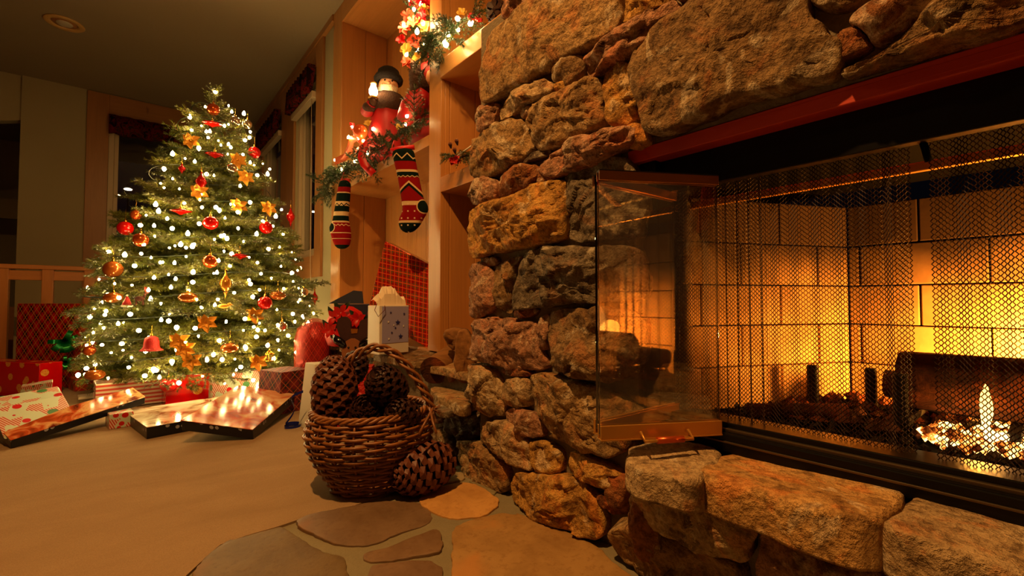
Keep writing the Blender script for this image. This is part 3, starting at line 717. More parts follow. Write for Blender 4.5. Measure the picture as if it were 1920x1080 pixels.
# ---------------------------------------------------------------- fire
def bark():
    m = NT('charred_bark'); v = m.coord(); n = m.noise(m.map(v, (1, .5, 1)), 30, 5, .7, .6); k = m.noise(v, 8, 3)
    m.set(m.mix(m.ramp(k, [(.4, 0), (.6, 1)]), m.ramp(n, [(.3, C(.06, .04, .03)), (.6, C(.30, .16, .09))]), m.ramp(n, [(.3, C(.10, .06, .04)), (.6, C(.48, .24, .11))])), .9, spec=.2); m.bump(n, .9, .01); return m.m
M['bark'] = bark()
def wood_end():
    m = NT('split_firewood'); v = m.coord(); n = m.noise(m.map(v, (3, 14, 14)), 4, 5, .6)
    m.set(m.mix(n, C(.30, .19, .10), C(.62, .42, .22)), .85, spec=.2); m.bump(n, .5, .006); return m.m
M['firewood'] = wood_end()
def log(name, A, B, r0, r1, mat, seed, label, cat='log', parent=None, group=None, n=28, rings=26, flatten=1.0, mats=None):
    A, B = Vector(A), Vector(B); d = (B-A).normalized(); e1 = d.orthogonal().normalized()
    if abs(d.z) < .8: e1 = (Vector((0, 0, 1))-d*d.z).normalized()
    e2 = d.cross(e1); mb = MB(); so = Vector((seed*5.1, seed, 0))
    for i in range(rings+1):
        f = i/rings; c = A.lerp(B, f)+e1*noise.noise(Vector((f*2, 0, 0))+so)*r0*.25; r = r0+(r1-r0)*f
        for k in range(n):
            a = 2*math.pi*k/n; cs, sn = math.cos(a), math.sin(a)
            q = 1+.10*noise.noise(Vector((cs*1.3, sn*1.3, f*3))+so)+.07*abs(noise.noise(Vector((cs*6, sn*6, f*5))+so))+.04*noise.noise(Vector((cs*14, sn*14, f*12))+so)
            mb.v.append(c+e1*(r*q*cs)+e2*(r*q*sn*flatten))
    for i in range(rings):
        for k in range(n): k2 = (k+1) % n; mb.face([i*n+k, i*n+k2, (i+1)*n+k2, (i+1)*n+k], None, 0, True)
    a = mb.add([A-d*.004]); b2 = mb.add([B+d*.004])
    for k in range(n): k2 = (k+1) % n; mb.face([a, k2, k], None, 1, False); mb.face([b2, rings*n+k, rings*n+k2], None, 1, False)
    o = mb.build(name, mats or [mat, mat]); return tag(o, label, cat, group)
log('log', (1.235, .212, .440), (1.225, -.62, .446), .055, .060, M['bark'], 1, 'big charred log lying across the grate in the fire')
log('log', (1.365, .26, .408), (1.31, -.5, .41), .032, .042, M['bark'], 2, 'smaller dark log behind the big one on the grate')
log('log', (1.09, .46, .352), (1.20, .30, .358), .016, .02, M['bark'], 3, 'short charred stub lying on the firebox floor at the left')
g = root('fire_grate', (1.2, .1, .334), 'black iron grate with upright bars holding the burning logs', 'grate')
for (u, vb, vt, X) in ((1525, 762, 684, 1.29), (1690, 790, 700, 1.145), (1634, 745, 690, 1.38)):
    q = onX(u, vb, X); zt_ = onX(u, vt, X).z
    MB().bx(q.x-.009, q.x+.009, q.y-.011, q.y+.011, .336, zt_).build('upright', M['iron'], g, .003)
for y in (.19, .05, -.09, -.23, -.37, -.5):
    MB().bx(1.13, 1.42, y-.008, y+.008, .366, .382).build('grate_bar', M['iron'], g, .002)
for x in (1.16, 1.38): MB().bx(x-.008, x+.008, -.52, .21, .355, .366).build('cross_bar', M['iron'], g, .002)
for x, y in ((1.16, .18), (1.38, .18), (1.16, -.5), (1.38, -.5)): MB().bx(x-.008, x+.008, y-.008, y+.008, .334, .36).build('foot', M['iron'], g)
# ash, coals, embers
def lumps(name, n, box, size, mat, seed, kind='stuff', label=None, cat=None, emb=None):
    r = random.Random(seed); mb = MB()
    for i in range(n):
        x, y = r.uniform(box[0], box[1]), r.uniform(box[2], box[3]); s = r.uniform(*size); z = box[4]+r.uniform(0, box[5])
        b = len(mb.v); q = [(1, 0, 0), (-1, 0, 0), (0, 1, 0), (0, -1, 0), (0, 0, 1), (0, 0, -1)]
        mb.v += [Vector((x, y, z+s*.5))+Vector(p)*s*r.uniform(.6, 1.3) for p in q]
        for f in ((0, 2, 4), (2, 1, 4), (1, 3, 4), (3, 0, 4), (2, 0, 5), (1, 2, 5), (3, 1, 5), (0, 3, 5)): mb.face([b+k for k in f])
    o = mb.build(name, mat); return tag(o, label, cat, None, kind)
lumps('ash', 1500, (1.03, 1.47, -.75, .56, .333, .004), (.003, .010), simple('ash_and_coal', (.10, .07, .06), .95, var=.6, vs=60), 3, label='dark ash and small coals covering the firebox floor', cat='ash')
lumps('charcoal', 130, (1.12, 1.45, .12, .44, .336, .012), (.008, .020), M['bark'], 4, label='charred wood chunks in the corner of the firebox', cat='charcoal')
def ember():
    m = NT('glowing_ember'); v = m.coord(); n = m.noise(v, 38, 4, .6)
    m.set(C(.05, .03, .02), .9); m.put(m.b.inputs['Emission Color'], m.ramp(n, [(.40, (.25, .015, 0)), (.50, (1, .22, .02)), (.58, (1, .62, .18))])); m.put(m.b.inputs['Emission Strength'], m.ramp(n, [(.40, .3), (.48, 1.4), (.58, 5.0)])); return m.m
M['ember'] = ember()
lumps('embers', 1500, (1.10, 1.215, -.55, .165, .338, .024), (.004, .011), M['ember'], 5, label='bed of glowing orange embers in front of the big log', cat='embers')
lumps('embers', 420, (1.18, 1.40, -.5, .10, .336, .02), (.005, .012), M['ember'], 6, label='glowing embers under the burning logs', cat='embers')
def flame_mat():
    m = NT('flame'); z = m.xyz(m.coord())[2]; f = m.math('MULTIPLY', z, 5.0)
    e = m.node('ShaderNodeEmission'); m.put(e.inputs[0], m.ramp(f, [(0, (1, .50, .16)), (.35, (1, .42, .08)), (1, (1, .20, .02))])); e.inputs[1].default_value = 7
    tr = m.node('ShaderNodeBsdfTransparent'); mx = m.node('ShaderNodeMixShader'); m.put(mx.inputs[0], m.ramp(f, [(0, .9), (.5, .6), (1, .1)])); m.t.links.new(tr.outputs[0], mx.inputs[1]); m.t.links.new(e.outputs[0], mx.inputs[2])
    m.t.links.new(mx.outputs[0], m.out.inputs[0]); return m.m
M['flame'] = flame_mat()
def flame(base, h, r, label, seed):
    base = Vector(base); mb = MB(); n = 12; so = Vector((seed*3.3, 0, 0)); prof = [(0, .25), (.08, .5), (.2, .62), (.35, .8), (.5, 1), (.65, .95), (.8, .68), (.92, .34), (1, .02)]
    for f, q in prof:
        dx = noise.noise(Vector((f*2.2, 3, 1))+so)*r*1.6*f; dy = noise.noise(Vector((f*2.2, 9, 4))+so)*r*1.9*f
        for k in range(n):
            a = 2*math.pi*k/n; rr = r*q*(1+.2*math.sin(2*a+f*3+seed)); mb.v.append(base+Vector((dx+rr*.6*math.cos(a), dy+rr*math.sin(a), h*f)))
    for i in range(len(prof)-1):
        for k in range(n): k2 = (k+1) % n; mb.face([i*n+k, i*n+k2, (i+1)*n+k2, (i+1)*n+k], None, 0, True)
    o = mb.build('flame', M['flame'], None, 0, base); return tag(o, label, 'flame')
q = onX(1848, 765, 1.13); flame((1.13, q.y, .360), .100, .0085, 'thin bright flame rising in front of the big log', 1)
q = onX(1868, 765, 1.12); flame((1.12, q.y, .358), .024, .013, 'low bluish-white flame at the foot of the thin flame', 2)
for i, (y, h, r_) in enumerate([(-.02, .16, .035), (-.13, .24, .05), (-.26, .27, .055), (-.38, .20, .045)]):
    flame((1.315, y, .45), h, r_, ['first low flame behind the right part of the big log', 'second tall flame behind the big log beside the low one', 'tallest flame in the middle of the fire', 'flame at the far right of the fire'][i], 5+i)
# ---------------------------------------------------------------- built-in bookcase on the right wall
XC, YP0, YP1, YS0, YS1 = 1.13, 1.886, 2.0, 3.28, 3.45
bc = root('built_in_bookcase', (1.3, 2.4, .36), 'built-in knotty pine bookcase niches between the chimney and window', 'bookcase')
P_, PHm = M['pine'], M['pine_h']
MB().bx(XC, 1.50, YS0, YS1, .36, 2.768).build('stile', P_, bc, .002)
MB().bx(XC, XC+.022, YP0, YP1, .36, 2.768).build('stile', P_, bc, .002)
MB().bx(XC+.022, 1.50, YP0+.012, YP1-.012, .36, 2.768).build('divider', P_, bc)
MB().bx(XC, XC+.022, YP1, YS0, 2.63, 2.768).build('header', PHm, bc, .002)
MB().bx(XC, XC+.022, 1.14, YP0, 2.63, 2.768).build('header', PHm, bc, .002)
MB().bx(XC+.022, 1.50, YP1, YS0, 2.63, 2.65).build('top_board', PHm, bc)
MB().bx(XC, 1.48, YP1, YS0, 1.385, 1.44).build('shelf', PHm, bc, .002)
MB().bx(XC, 1.48, 1.27, YP0, 1.127, 1.20).build('shelf', PHm, bc, .002)
MB().bx(XC-.01, 1.48, 1.14, YP0, 1.68, 1.765).build('shelf', PHm, bc, .003)
MB().bx(XC+.01, 1.50, YP1, YS0, .352, .366).build('bottom_board', PHm, bc)
MB().bx(XC+.01, 1.50, 1.75, YP0, .352, .362).build('bottom_board', PHm, bc)
bp = MB().bx(1.49, 1.51, 1.14, YS1, .3, 2.768).build('back_panel', P_, bc)
y = YP1+.001
while y < YS0-.02: MB().bx(1.478, 1.49, y, min(y+.128, YS0), .366, 2.63).build('plank', P_, bp, .003); y += .13
y = 1.15
while y < YP0-.02: MB().bx(1.478, 1.49, y, min(y+.128, YP0), .366, 2.63).build('plank', P_, bp, .003); y += .13
for (yy, sgn, nm) in ((YS0, -1, 0), (YP0+.012, -1, 1)):
    pn = MB().bx(1.49, 1.5, yy-.004, yy, .37, 2.62).build('side_panel', P_, bc)
    x = XC+(.002 if nm == 0 else .022)
    for k, w_ in enumerate((.175, .17) if nm == 0 else (.03, .15, .145)):
        MB().bx(x, x+w_-.002, yy-.012, yy, .366, 2.63).build('plank', P_, pn, .003); x += w_
struct('wall_bookcase_side', MB().bx(1.51, 1.62, 1.13, 3.5, 0, ZC), M['paint'])

# ---------------------------------------------------------------- evergreen branches (shared meshes)
def needle_mat(name, a, b, tip):
    m = NT(name); oi = m.node('ShaderNodeObjectInfo'); v = m.coord(); n = m.noise(v, 30, 2)
    c = m.mix(n, C(*a), C(*b)); c = m.mix(m.math('MULTIPLY', oi.outputs['Random'], .35), c, C(*tip)); m.set(c, .33, spec=.6)
    return m.m
M['needle'] = needle_mat('fir_needles', (.12, .19, .04), (.40, .43, .10), (.58, .52, .14))
M['needle_d'] = needle_mat('garland_needles', (.07, .16, .07), (.20, .31, .13), (.33, .42, .2))
M['twig'] = simple('twig_bark', (.28, .18, .10), .9)
def branch_mesh(L, seed, droop=.12, npm=520, nl=.024, nw=.0015, pairs=None, mat=None):
    r = random.Random(seed); V = []; F = []; MI = []
    def needles(a, b, dens=1.0):
        d = b-a; l_ = d.length
        if l_ < 1e-4: return
        d.normalize(); e1 = d.orthogonal().normalized(); e2 = d.cross(e1)
        n = int(l_*npm*dens)
        for i in range(n):
            f = (i+r.random())/n; p = a.lerp(b, f); an = r.uniform(0, 6.283)
            o = (e1*math.cos(an)+e2*math.sin(an)); dr = (d*r.uniform(.5, .95)+o).normalized(); ln = nl*r.uniform(.7, 1.15)
            s = dr.cross(Vector((r.uniform(-1, 1), r.uniform(-1, 1), r.uniform(-1, 1)))).normalized()*nw
            k = len(V); V.extend([p-s, p+s, p+dr*ln]); F.append((k, k+1, k+2)); MI.append(0)
        for i in range(9):
            an = i*.7; dr = (d*1.6+e1*math.cos(an)+e2*math.sin(an)).normalized(); s = dr.orthogonal().normalized()*nw
            k = len(V); V.extend([b-s, b+s, b+dr*nl]); F.append((k, k+1, k+2)); MI.append(0)
    def stick(a, b, ra):
        d = (b-a).normalized(); e1 = d.orthogonal().normalized(); e2 = d.cross(e1); k = len(V)
        for p, q in ((a, ra), (b, ra*.5)):
            for j in range(3): an = j*2.094; V.append(p+(e1*math.cos(an)+e2*math.sin(an))*q)
        for j in range(3): j2 = (j+1) % 3; F.append((k+j, k+j2, k+3+j2, k+3+j)); MI.append(1)
    P = lambda f: Vector((L*f, 0, -droop*L*f*f+.05*L*math.sin(f*3)))
    N = 6
    for i in range(N): a, b = P(i/N), P((i+1)/N); stick(a, b, .004*(1-.6*i/N)*(L/.5+.4)); (needles(a, b, .8) if i > 0 else None)
    pr = pairs or max(3, int(L/.055))
    for i in range(pr):
        f = .22+.73*i/pr; p = P(f); l_ = L*(.42*(1-f)+.10)*r.uniform(.8, 1.15)
        for sg in (-1, 1):
            an = sg*R(r.uniform(38, 55)); d = Vector((math.cos(an), math.sin(an), r.uniform(-.25, .18))).normalized()
            q = p+d*l_; q.z -= .08*l_; stick(p, q, .0022); needles(p, q)
            if l_ > .09:
                for g in (.4, .7):
                    for s2 in (-1, 1):
                        an2 = an+s2*R(38); d2 = Vector((math.cos(an2), math.sin(an2), r.uniform(-.25, .2))); p2 = p.lerp(q, g); q2 = p2+d2*l_*.42*(1.2-g); stick(p2, q2, .0015); needles(p2, q2)
    me = bpy.data.meshes.new('branch'); me.from_pydata([tuple(v) for v in V], [], F); me.materials.append(mat or M['needle']); me.materials.append(M['twig']); me.polygons.foreach_set('material_index', MI); me.update()
    return me
def basis(d, up=Vector((0, 0, 1)), roll=0):
    x = Vector(d).normalized(); y = up.cross(x)
    if y.length < 1e-4: y = Vector((0, 1, 0))
    y.normalize(); z = x.cross(y); m = Matrix((x, y, z)).transposed().to_4x4()
    return m @ Matrix.Rotation(roll, 4, 'X')
def place(name, me, parent, loc, rot, s=1.0):
    o = link(name, me, parent); pw = WORLD[parent.name].translation if parent else Vector((0, 0, 0))
    o.matrix_local = Matrix.Translation(Vector(loc)-pw) @ rot @ Matrix.Scale(s, 4); return o

# ---------------------------------------------------------------- Christmas tree
tz0, tz1 = .16, 2.03
prof = [(.10, .58), (.22, .675), (.5, .69), (.84, .60), (1.2, .455), (1.5, .325), (1.745, .225), (1.9, .135), (2.02, .03), (2.2, .01)]
def trad(z):
    if z <= prof[0][0]: return prof[0][1]
    for (a, ra), (b, rb) in zip(prof, prof[1:]):
        if z <= b: return ra+(rb-ra)*(z-a)/(b-a)
    return 0
tree = root('christmas_tree', (TREE_C.x, TREE_C.y, 0), 'tall lit fir Christmas tree with red and gold ornaments in the room corner', 'christmas tree')
MB().tube([(TREE_C.x, TREE_C.y, .03), (TREE_C.x, TREE_C.y, 1.0), (TREE_C.x, TREE_C.y, 1.98)], [.035, .024, .008], 10).build('trunk', M['twig'], tree)
MB().lathe([(.01, .0), (.17, .0), (.18, .03), (.08, .10), (.045, .16), (.045, .02)], 20, (TREE_C.x, TREE_C.y, .01)).build('stand', M['black'], tree)
LEN = [.20, .32, .45, .58, .70]
protos = {L: [branch_mesh(L, int(L*100)+k, .14) for k in range(2)] for L in LEN}
nb = 0; NB = 285
rb = random.Random(11); weights = []
lev = []
z = tz0+.02
while z < 1.93:
    r_ = trad(z); cnt = max(4, int(r_*24)); lev.append((z, cnt)); z += .045+.035*r_*1.3
for (z, cnt) in lev:
    ph = rb.uniform(0, 6.28)
    for i in range(cnt):
        a = ph+2*math.pi*i/cnt+rb.uniform(-.15, .15); zt_ = z+rb.uniform(-.035, .035); R_ = trad(zt_)*rb.uniform(.88, 1.06)
        if zt_ < .42 and TREE_C.x+R_*math.cos(a) > .90 and TREE_C.y+R_*math.sin(a) < 3.7: R_ = (.90-TREE_C.x)/math.cos(a)
        up = R(4+ 38*max(0, (z-.3)/1.7)**1.3+rb.uniform(-6, 6)); L = R_/math.cos(up)
        Lp = min(LEN, key=lambda q: abs(q-L)); d = Vector((math.cos(a)*math.cos(up), math.sin(a)*math.cos(up), math.sin(up)))
        base = Vector((TREE_C.x, TREE_C.y, zt_-math.sin(up)*L*.55))
        if L > .72: base += Vector((math.cos(a), math.sin(a), 0))*(L-.7)*.5
        place('branch', protos[Lp][i % 2], tree, base, basis(d, roll=rb.uniform(-.3, .3)), L/Lp); nb += 1
for k in range(6):
    a = k*1.05; place('branch', protos[.20][k % 2], tree, (TREE_C.x, TREE_C.y, 1.88+.02*k), basis(Vector((math.cos(a)*.45, math.sin(a)*.45, 1))), .62)
place('branch', protos[.20][0], tree, (TREE_C.x, TREE_C.y, 1.93), basis(Vector((.05, .0, 1))), .8)
# the longer bough reaching out at the right
q = onT(540, 540, 3.02); q2 = onT(612, 523, 3.0)
place('branch', protos[.32][1], tree, q, basis(q2-q), (q2-q).length/.32*1.05)
print('branches', nb)
def tree_pt(u, v, k=1.0):
    d = ray(u, v); t = 1.9; best = None
    while t < 4.6:
        p = CAM+d*t; rr = math.hypot(p.x-TREE_C.x, p.y-TREE_C.y)
        g = rr-trad(p.z)*k
        if best is None or g < best[0]: best = (g, t)
        if g < 0: return p
        t += .01
    return CAM+d*best[1]
# light string
M['bulb'] = emis('lit_bulb', (1.0, .72, .28), 85)
M['bulb2'] = emis('lit_bulb_small', (1.0, .72, .28), 65)
M['wire'] = simple('green_light_wire', (.05, .12, .06), .5)
def bulb_mesh(r, mt, n=8):
    mb = MB(); mb.lathe([(.0001, -r), (r*.7, -r*.8), (r, 0), (r*.8, r*.7), (r*.35, r*1.5), (.0001, r*1.9)], n); return mb.mesh('bulb', mt)
BM = [bulb_mesh(.0085, M['bulb']), bulb_mesh(.0115, M['bulb']), bulb_mesh(.006, M['bulb2'])]
ls = root('light_string', (TREE_C.x, TREE_C.y, .2), 'warm white light string wound all over the Christmas tree', 'string lights')
BP = [(403,173),(383,201),(427,199),(432,211),(456,214),(353,221),(431,232),(421,236),(467,248),(467,258),(375,237),(362,243),(387,247),(395,246),(390,258),(409,264),(417,271),(430,270),(434,276),(457,264),(371,278),(326,288),(345,298),(429,288),(455,290),(471,304),(479,308),(491,308),(507,316),(503,326),(304,318),(321,337),(303,343),(362,305),(387,327),(400,330),(452,348),(480,330),(335,355),(304,354),(375,367),(347,380),(293,383),(300,395),(277,402),(317,408),(376,374),(432,383),(444,380),(468,380),(447,397),(380,388),(409,395),(422,409),(406,388),(528,393),(516,407),(267,420),(285,426),(377,417),(445,429),(491,417),(514,422),(288,444),(421,440),(425,448),(332,458),(364,460),(417,441),(265,460),(341,457),(445,429),(212,510),(261,478),(314,467),(365,457),(421,470),(305,492),(325,495),(365,508),(405,513),(408,491),(432,478),(470,480),(480,495),(472,530),(525,463),(547,512),(556,509),(468,524),(484,546),(247,535),(280,543),(322,538),(364,527),(404,510),(332,521),(299,493),(194,587),(198,612),(226,604),(298,604),(316,602),(332,613),(426,600),(378,578),(437,551),(197,590),(192,646),(235,653),(369,633),(427,601),(476,613),(495,622),(483,629),(455,621),(484,609),(145,704),(200,711),(163,698),(272,704),(291,689),(296,711),(337,716),(380,705),(413,678),(438,676),(397,669),(500,694),(523,656),(548,590),(569,596),(590,607),(555,660),(440,700),(475,712),(485,730),(560,655),(243,590),(345,560),(370,560),(380,573),(236,477),(350,440),(320,430),(350,480),(400,450),(455,455),(480,440),(530,440),(250,500),(290,520),(430,500),(510,520),(560,540),(220,560),(300,570),(410,560),(470,590),(520,610),(540,630),(180,620),(260,620),(350,640),(410,640),(460,650),(500,650),(240,690),(320,680),(360,690),(420,720),(450,690),(160,650),(210,660),(270,660)]
seen = set(); bl = []
rb = random.Random(5)
for (u, v) in BP:
    if (u, v) in seen: continue
    seen.add((u, v)); bl.append(tree_pt(u, v, .99)+Vector((rb.uniform(-.01, .01),)*3))
for i in range(175):
    f = i/175; z = .2+1.7*(1-math.sqrt(1-f*.995)); a = i*2.399963; k = rb.uniform(.80, 1.0)
    bl.append(Vector((TREE_C.x+trad(z)*k*math.cos(a), TREE_C.y+trad(z)*k*math.sin(a), z)))
bl = bl[:298]
for i, p in enumerate(bl):
    s_ = rb.random(); me = BM[1] if s_ < .25 else (BM[0] if s_ < .60 else BM[2])
    place('bulb', me, ls, p, Matrix.Rotation(rb.uniform(0, 3), 4, 'X') @ Matrix.Rotation(rb.uniform(0, 3), 4, 'Z'))
wp = []
for i in range(620):
    f = i/620; z = .22+1.72*f; a = f*2*math.pi*15; k = .93+.03*math.sin(i*.7)
    wp.append((TREE_C.x+trad(z)*k*math.cos(a), TREE_C.y+trad(z)*k*math.sin(a), z+.015*math.sin(i*.45)))
MB().tube(wp, .0022, 4).build('wire', M['wire'], ls)
# sparkle of small tinsel-like glitter is left to the needles' gloss

# ---------------------------------------------------------------- ornaments
M['red'] = simple('red_glass', (.78, .05, .03), .14, .35, .6, var=.15, vs=25)
M['redv'] = simple('red_velvet', (.72, .05, .03), .6, var=.2, vs=60, bump=.4, bs=200)
M['copper'] = simple('copper_glass', (.80, .34, .12), .15, .7)
M['goldorn'] = simple('gold_glass', (.88, .58, .18), .22, .7)
M['amber'] = simple('amber_glass', (.72, .38, .14), .08, .55)
M['silver'] = simple('silver_glass', (.86, .78, .68), .06, .95)
M['gold'] = simple('gold_fabric', (.90, .64, .20), .38, .45, var=.15, vs=60, bump=.3, bs=180)
M['goldp'] = simple('gold_metal', (.90, .66, .25), .25, 1)
M['brownfelt'] = simple('brown_felt', (.30, .13, .07), .95, var=.2, vs=80)
def petal(mb, c, ax, up, L, W, mi=0, cup=.18):
    c, ax, up = Vector(c), Vector(ax).normalized(), Vector(up).normalized(); s = ax.cross(up)
    rows = [(0, .10, 0), (.25, .75, .06), (.5, 1.0, .10), (.75, .62, .08), (1, .02, -.02)]
    b = len(mb.v)
    for f, w_, h in rows:
        for k, dz in ((-1, cup*.5), (0, -cup*.35), (1, cup*.5)): mb.v.append(c+ax*L*f+s*(W*.5*w_*k)+up*(L*h+W*dz*w_))
    for i in range(4):
        for k in range(2): q = b+i*3+k; mb.face([q, q+1, q+4, q+3], None, mi, True)
def poinsettia_meshes(s, mt, n=7):
    mb = MB()
    rp = random.Random(2)
    for k in range(n): a = 2*math.pi*k/n+rp.uniform(-.2, .2); petal(mb, (0, 0, 0), (math.cos(a), math.sin(a), rp.uniform(-.25, .45)), (rp.uniform(-.4, .4), rp.uniform(-.4, .4), 1), s*rp.uniform(.8, 1.15), s*.62, cup=.4)
    for k in range(5): a = 2*math.pi*k/5+.4; petal(mb, (0, 0, s*.08), (math.cos(a), math.sin(a), .5), (0, 0, 1), s*.6, s*.38)
    m2 = MB()
    for k in range(7): a = k*.9; m2.sphere((math.cos(a)*s*.08*(k > 0), math.sin(a)*s*.08*(k > 0), s*.16), s*.055, 6, 4)
    return [('petals', mb.mesh('petals', mt)), ('centre', m2.mesh('centre', M['goldp']))]
def lat(prof, mt, n=16, flute=None, sx=1, sy=1):
    mb = MB(); mb.lathe(prof, n, flute=flute, sx=sx, sy=sy); return mb.mesh('body', mt)
def capm(z, r=.006):
    mb = MB(); mb.lathe([(.0001, z+.012), (r, z+.011), (r*1.15, z), (r, z-.004)], 10); mb.tube([(0, 0, z+.010), (.004, 0, z+.018), (0, 0, z+.024), (-.004, 0, z+.018), (0, 0, z+.010)], .0008, 5); return mb.mesh('cap', M['goldp'])
def hook(z, l_=.05):
    mb = MB(); mb.tube([(0, 0, z), (.001, 0, z+l_)], .0009, 4); return mb.mesh('hanging_thread', M['goldp'])
def ball(r, mt, squash=1, flute=None):
    pr = [(max(.0001, r*math.sin(math.pi*i/10)), -r*squash*math.cos(math.pi*i/10)) for i in range(11)]
    return [('body', lat(pr, mt, 20, flute)), ('cap', capm(r*squash)), ('hanging_thread', hook(r*squash+.02))]
def finial(h, r, mt):
    pr = [(.0001, -h*.5), (.004, -h*.40), (r*.35, -h*.28), (r*.42, -h*.24), (r*.8, -h*.14), (r, 0), (r*.8, h*.12), (r*.42, h*.22), (r*.30, h*.27), (.003, h*.42), (.0001, h*.46)]
    return [('body', lat(pr, mt, 16, (8, .07))), ('cap', capm(h*.44, .004)), ('hanging_thread', hook(h*.46))]
def bell(s, mt):
    pr = [(.0001, s*.5), (s*.18, s*.48), (s*.34, s*.36), (s*.40, s*.1), (s*.42, -s*.2), (s*.50, -s*.34), (s*.62, -s*.42), (s*.62, -s*.47), (s*.50, -s*.45), (s*.38, -s*.2), (s*.0001+.001, -s*.1)]
    m2 = MB()
    for k in range(12): a = k*math.pi/6; m2.sphere((.5*s*math.cos(a), .5*s*math.sin(a), -s*.36), s*.035, 6, 4)
    return [('body', lat(pr, mt, 24, (12, .03))), ('beads', m2.mesh('beads', M['goldp'])), ('cap', capm(s*.5)), ('hanging_thread', hook(s*.5, .06))]
def cage(s):
    m = MB(); 
    for k in range(8): a = k*math.pi/4; m.tube([(s*.4*math.cos(a), s*.4*math.sin(a), -s*.5), (s*.4*math.cos(a), s*.4*math.sin(a), s*.25), (s*.05*math.cos(a), s*.05*math.sin(a), s*.62)], s*.03, 5)
    m.lathe([(.0001, -s*.5), (s*.46, -s*.5), (s*.46, -s*.42), (.0001, -s*.42)], 16); m.lathe([(s*.37, s*.22), (s*.46, s*.22), (s*.46, s*.28), (s*.37, s*.28)], 16); m.lathe([(.0001, s*.8), (s*.05, s*.75), (s*.08, s*.66), (s*.04, s*.58)], 8)
    return [('frame', m.mesh('frame', M['goldp'])), ('hanging_thread', hook(s*.75, .05))]
def hat(s):
    m = MB(); m.lathe([(s*.5, -s*.3), (s*.42, 0), (s*.22, s*.5), (s*.05, s*.85)], 12); b = MB(); b.lathe([(s*.45, -s*.5), (s*.58, -s*.45), (s*.6, -s*.3), (s*.45, -s*.22)], 12); b.sphere((0, 0, s*.9), s*.13, 8, 6)
    return [('body', m.mesh('body', M['redv'])), ('trim', b.mesh('trim', M['white']))]
def deer(s):
    m = MB(); m.sphere((0, 0, 0), s*.42, 10, 6, sc=(.6, 1, .62)); m.tube([(0, s*.3, s*.1), (0, s*.45, s*.5)], s*.11, 6); m.sphere((0, s*.52, s*.58), s*.15, 8, 6, sc=(.8, 1.3, .9))
    for x, y in ((-.12, .25), (.12, .25), (-.12, -.25), (.12, -.25)): m.tube([(x*s, y*s, -s*.15), (x*s, y*s*1.1, -s*.62)], s*.06, 5)
    a = MB()
    for sx in (-1, 1): a.tube([(sx*s*.05, s*.45, s*.68), (sx*s*.22, s*.42, s*.95), (sx*s*.2, s*.42, s*1.15)], s*.03, 5); a.tube([(sx*s*.2, s*.42, s*.88), (sx*s*.36, s*.42, s*1.0)], s*.025, 5)
    return [('body', m.mesh('body', M['brownfelt'])), ('antlers', a.mesh('antlers', M['redv']))]
def bird(s):
    m = MB(); m.sphere((0, 0, 0), s*.32, 10, 6, sc=(.7, 1.5, .7)); m.sphere((0, s*.48, s*.16), s*.18, 8, 6); b = MB(); petal(b, (0, -s*.35, 0), (0, -1, .1), (0, 0, 1), s*.6, s*.3); b.tube([(0, s*.62, s*.16), (0, s*.78, s*.13)], [s*.04, .001], 5)
    return [('body', m.mesh('body', M['gold'])), ('tail', b.mesh('tail', M['gold']))]
def chalice(s, mt):
    return [('body', lat([(.0001, -s*.35), (s*.5, -s*.1), (s*.85, 0), (s*.5, s*.12), (.0001, s*.3)], mt, 22, (14, .05))), ('cap', capm(s*.28)), ('hanging_thread', hook(s*.3))]
G_ = {}
def proto(key, f):
    if key not in G_: G_[key] = f()
    return G_[key]
def ornament(name, key, f, u, v, label, cat='ornament', group=None, face=False, out=.97, dz=0, at=None, size=None):
    p = at if at is not None else tree_pt(u, v, out)
    n_ = Vector((p.x-TREE_C.x, p.y-TREE_C.y, 0)); n_ = (n_.normalized()*.6+(CAM-p).normalized()).normalized()
    rot = basis(n_).copy() if face else Matrix.Rotation(math.atan2(n_.y, n_.x), 4, 'Z')
    if face: rot = rot @ Matrix.Rotation(R(90), 4, 'Y')   # local z -> outward
    t = link(name, None); t.matrix_world = Matrix.Translation(p) @ rot; tag(t, label, cat, group); t.empty_display_size = .02
    for nm, me in proto(key, f): o = link(nm, me, t)
    return t
g_red, g_gold, g_cl = 'red ornaments hung on the tree', 'gold poinsettias clipped to the tree', 'shiny glass balls hung on the tree'
RB = lambda: ball(.040, M['red'], 1, (12, .03)); PO = lambda: poinsettia_meshes(.058, M['gold'], 6)
SB = lambda: ball(.032, M['silver']); CB = lambda: ball(.038, M['copper']); OV = lambda: ball(.046, M['amber'], .62)
CH = lambda: chalice(.064, M['red'])
